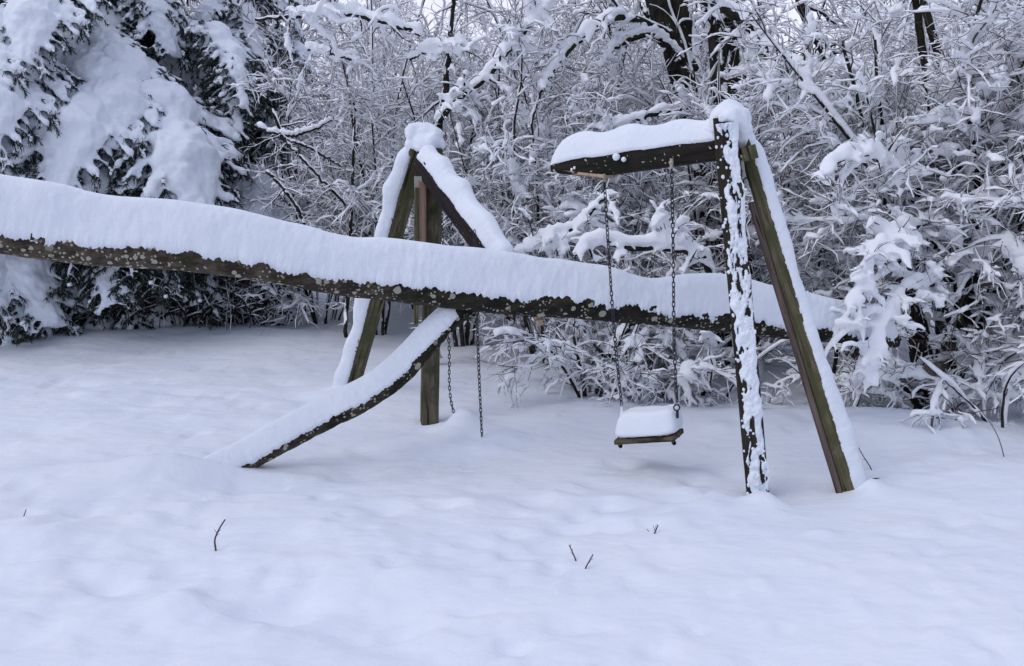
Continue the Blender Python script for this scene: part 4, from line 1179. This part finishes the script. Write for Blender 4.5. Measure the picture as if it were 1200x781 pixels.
    for a, z, s in ((-1.57, 1.15, .55), (-.9, 1.05, .55), (-2.3, 1.05, .55), (-.3, .8, .5), (-2.9, .8, .5), (-1.3, .75, .5), (-1.9, .7, .5)):
        put_bough(r, 'b', (g.x, g.y, g.z + z), a, s, 0, .35)
spruces()

# dark leafy hedge under the spruces
def hedge():
    rng = np.random.default_rng(61)
    def meshes(seed, H=1.25):
        rng = np.random.default_rng(seed)
        n = 26; B = np.stack([rng.uniform(-.6, .6, n), rng.uniform(-.3, .3, n), np.full(n, -.1)], -1)
        D = np.stack([rng.normal(size=n) * .25, rng.normal(size=n) * .25, np.ones(n)], -1)
        P0, R0 = grow(rng, B, D, rng.uniform(.7, 1, n) * H, np.full(n, .010), 8, .2, .0)
        P1, R1 = spawn(rng, P0, R0, 170, .1, 1, (30, 70), (.2, .5), 5, .2, .2, .6, .003)
        w, lf, s = MB(), MB(), MB()
        tubes(w, P0, R0, 4); tubes(w, P1, R1, 3)
        snow_tubes(s, P1, R1, .013, .018, PROF4, rng=rng); snow_tubes(s, P0, R0, .01, .015, PROF4, rng=rng)
        m = 5200; idx = rng.integers(0, len(P1), m); tt = rng.uniform(0, 1, m) * 4; k = np.minimum(tt.astype(int), 3); f = (tt - k)[:, None]
        C = P1[idx, k] * (1 - f) + P1[idx, k + 1] * f
        dd = nrm(rng.normal(size=(m, 3)) * .55 + (0, 0, -1)); ln = rng.uniform(.03, .065, m)[:, None]
        W = nrm(np.cross(dd, rng.normal(size=(m, 3)))) * .013
        mid = C + dd * ln * .5
        V = np.stack([C, mid + W, C + dd * ln, mid - W], 1)
        lf.add(V, np.arange(m * 4).reshape(-1, 4))
        return w.mesh('hedge_wood', [M['twig']]), lf.mesh('hedge_leaves', [M['leaf']], smooth=False), s.mesh('hedge_snow', [M['snow_twig']])
    V = [meshes(1), meshes(2)]
    where = [(60, 12.3, 'lowest shadowed part of the left group beside the snowy mound'), (115, 12.1, 'under the big snow cone of the spruce'), (160, 12.0, 'under the trunk, left of the dark hedge middle'),
             (205, 12.2, 'in the middle of the dark hedge row'), (245, 12.1, 'near the right end of the dark hedge row'), (278, 12.4, 'last at the right end of the hedge, next to open snow')]
    for i, (px, d, t) in enumerate(where):
        r = thing('leafy_shrub', 'dark brown-leaved shrub, ' + t, 'bush', gloc(px, 0, d), 'dark shrubs under the spruces', rng.uniform(-.3, .3), rng.uniform(.85, 1.05))
        w, lf, s = V[i % 2]
        add('stems', w, r); add('foliage', lf, r); add('snow_load', s, r)
hedge()

# ------------------------------------------------------------------ twigs standing out of the snow
def snow_twigs():
    spec = [([(253, 648), (252, 634), (257, 622), (264, 611)], 'curved bare twig poking out of the snow at the lower left', 5),
            ([(675, 660), (671, 650), (667, 641)], 'left-leaning dark twig in the middle foreground snow', 4),
            ([(686, 669), (690, 661), (695, 652)], 'right-leaning dark twig in the middle foreground snow', 4),
            ([(767, 630), (769, 625), (771, 620)], 'tiny dark twig in the snow below the swing seat', 4),
            ([(760, 626), (758, 623)], 'tiniest stub of a twig beside the one below the swing seat', 2),
            ([(1021, 556), (1012, 541), (1006, 530)], 'straight dark twig leaning left beyond the rear leg', 3),
            ([(1020, 566), (1030, 564), (1040, 566)], 'short forked twig lying right of the rear leg', 3),
            ([(28, 612), (31, 603)], 'little twig tip in the drift at the far left', 3),
            ([(1176, 541), (1168, 515), (1152, 490), (1140, 477)], 'long thin dark stem leaning left at the right edge', 2.4),
            ([(1094, 512), (1115, 515), (1140, 506), (1170, 500)], 'low arching twig over the snow at the right', 3)]
    for pts, lab, w in spec:
        b = gp(*pts[0]); d = b[1]
        P = np.array([at(x, y, d + .02 * i) for i, (x, y) in enumerate(pts)])
        P[:, 2] += max(0, float(gz(P[0, 0], P[0, 1])) - P[0, 2])
        if len(P) == 2: P = np.stack([P[0], (P[0] + P[1]) / 2, P[1]])
        P = np.concatenate([[P[0] - (P[1] - P[0]) * .3 - (0, 0, .03)], P])
        Q, _ = resample(P, 12)
        mb = MB(); rng = np.random.default_rng(len(lab))
        R = np.linspace(1, .6, 12)[None] * w * .5 * .55 * d / F
        tubes(mb, Q[None], R, 5)
        if len(pts) > 2:
            p, r = spawn(rng, Q[None], R, 3, .5, .9, (30, 60), (.02, .05), 3, .2, 0, .6, .0012)
            tubes(mb, p, r, 4)
        o = add('twig', mb.mesh('snow_twig', [M['twig']]))
        o['label'] = lab; o['category'] = 'twig'
snow_twigs()
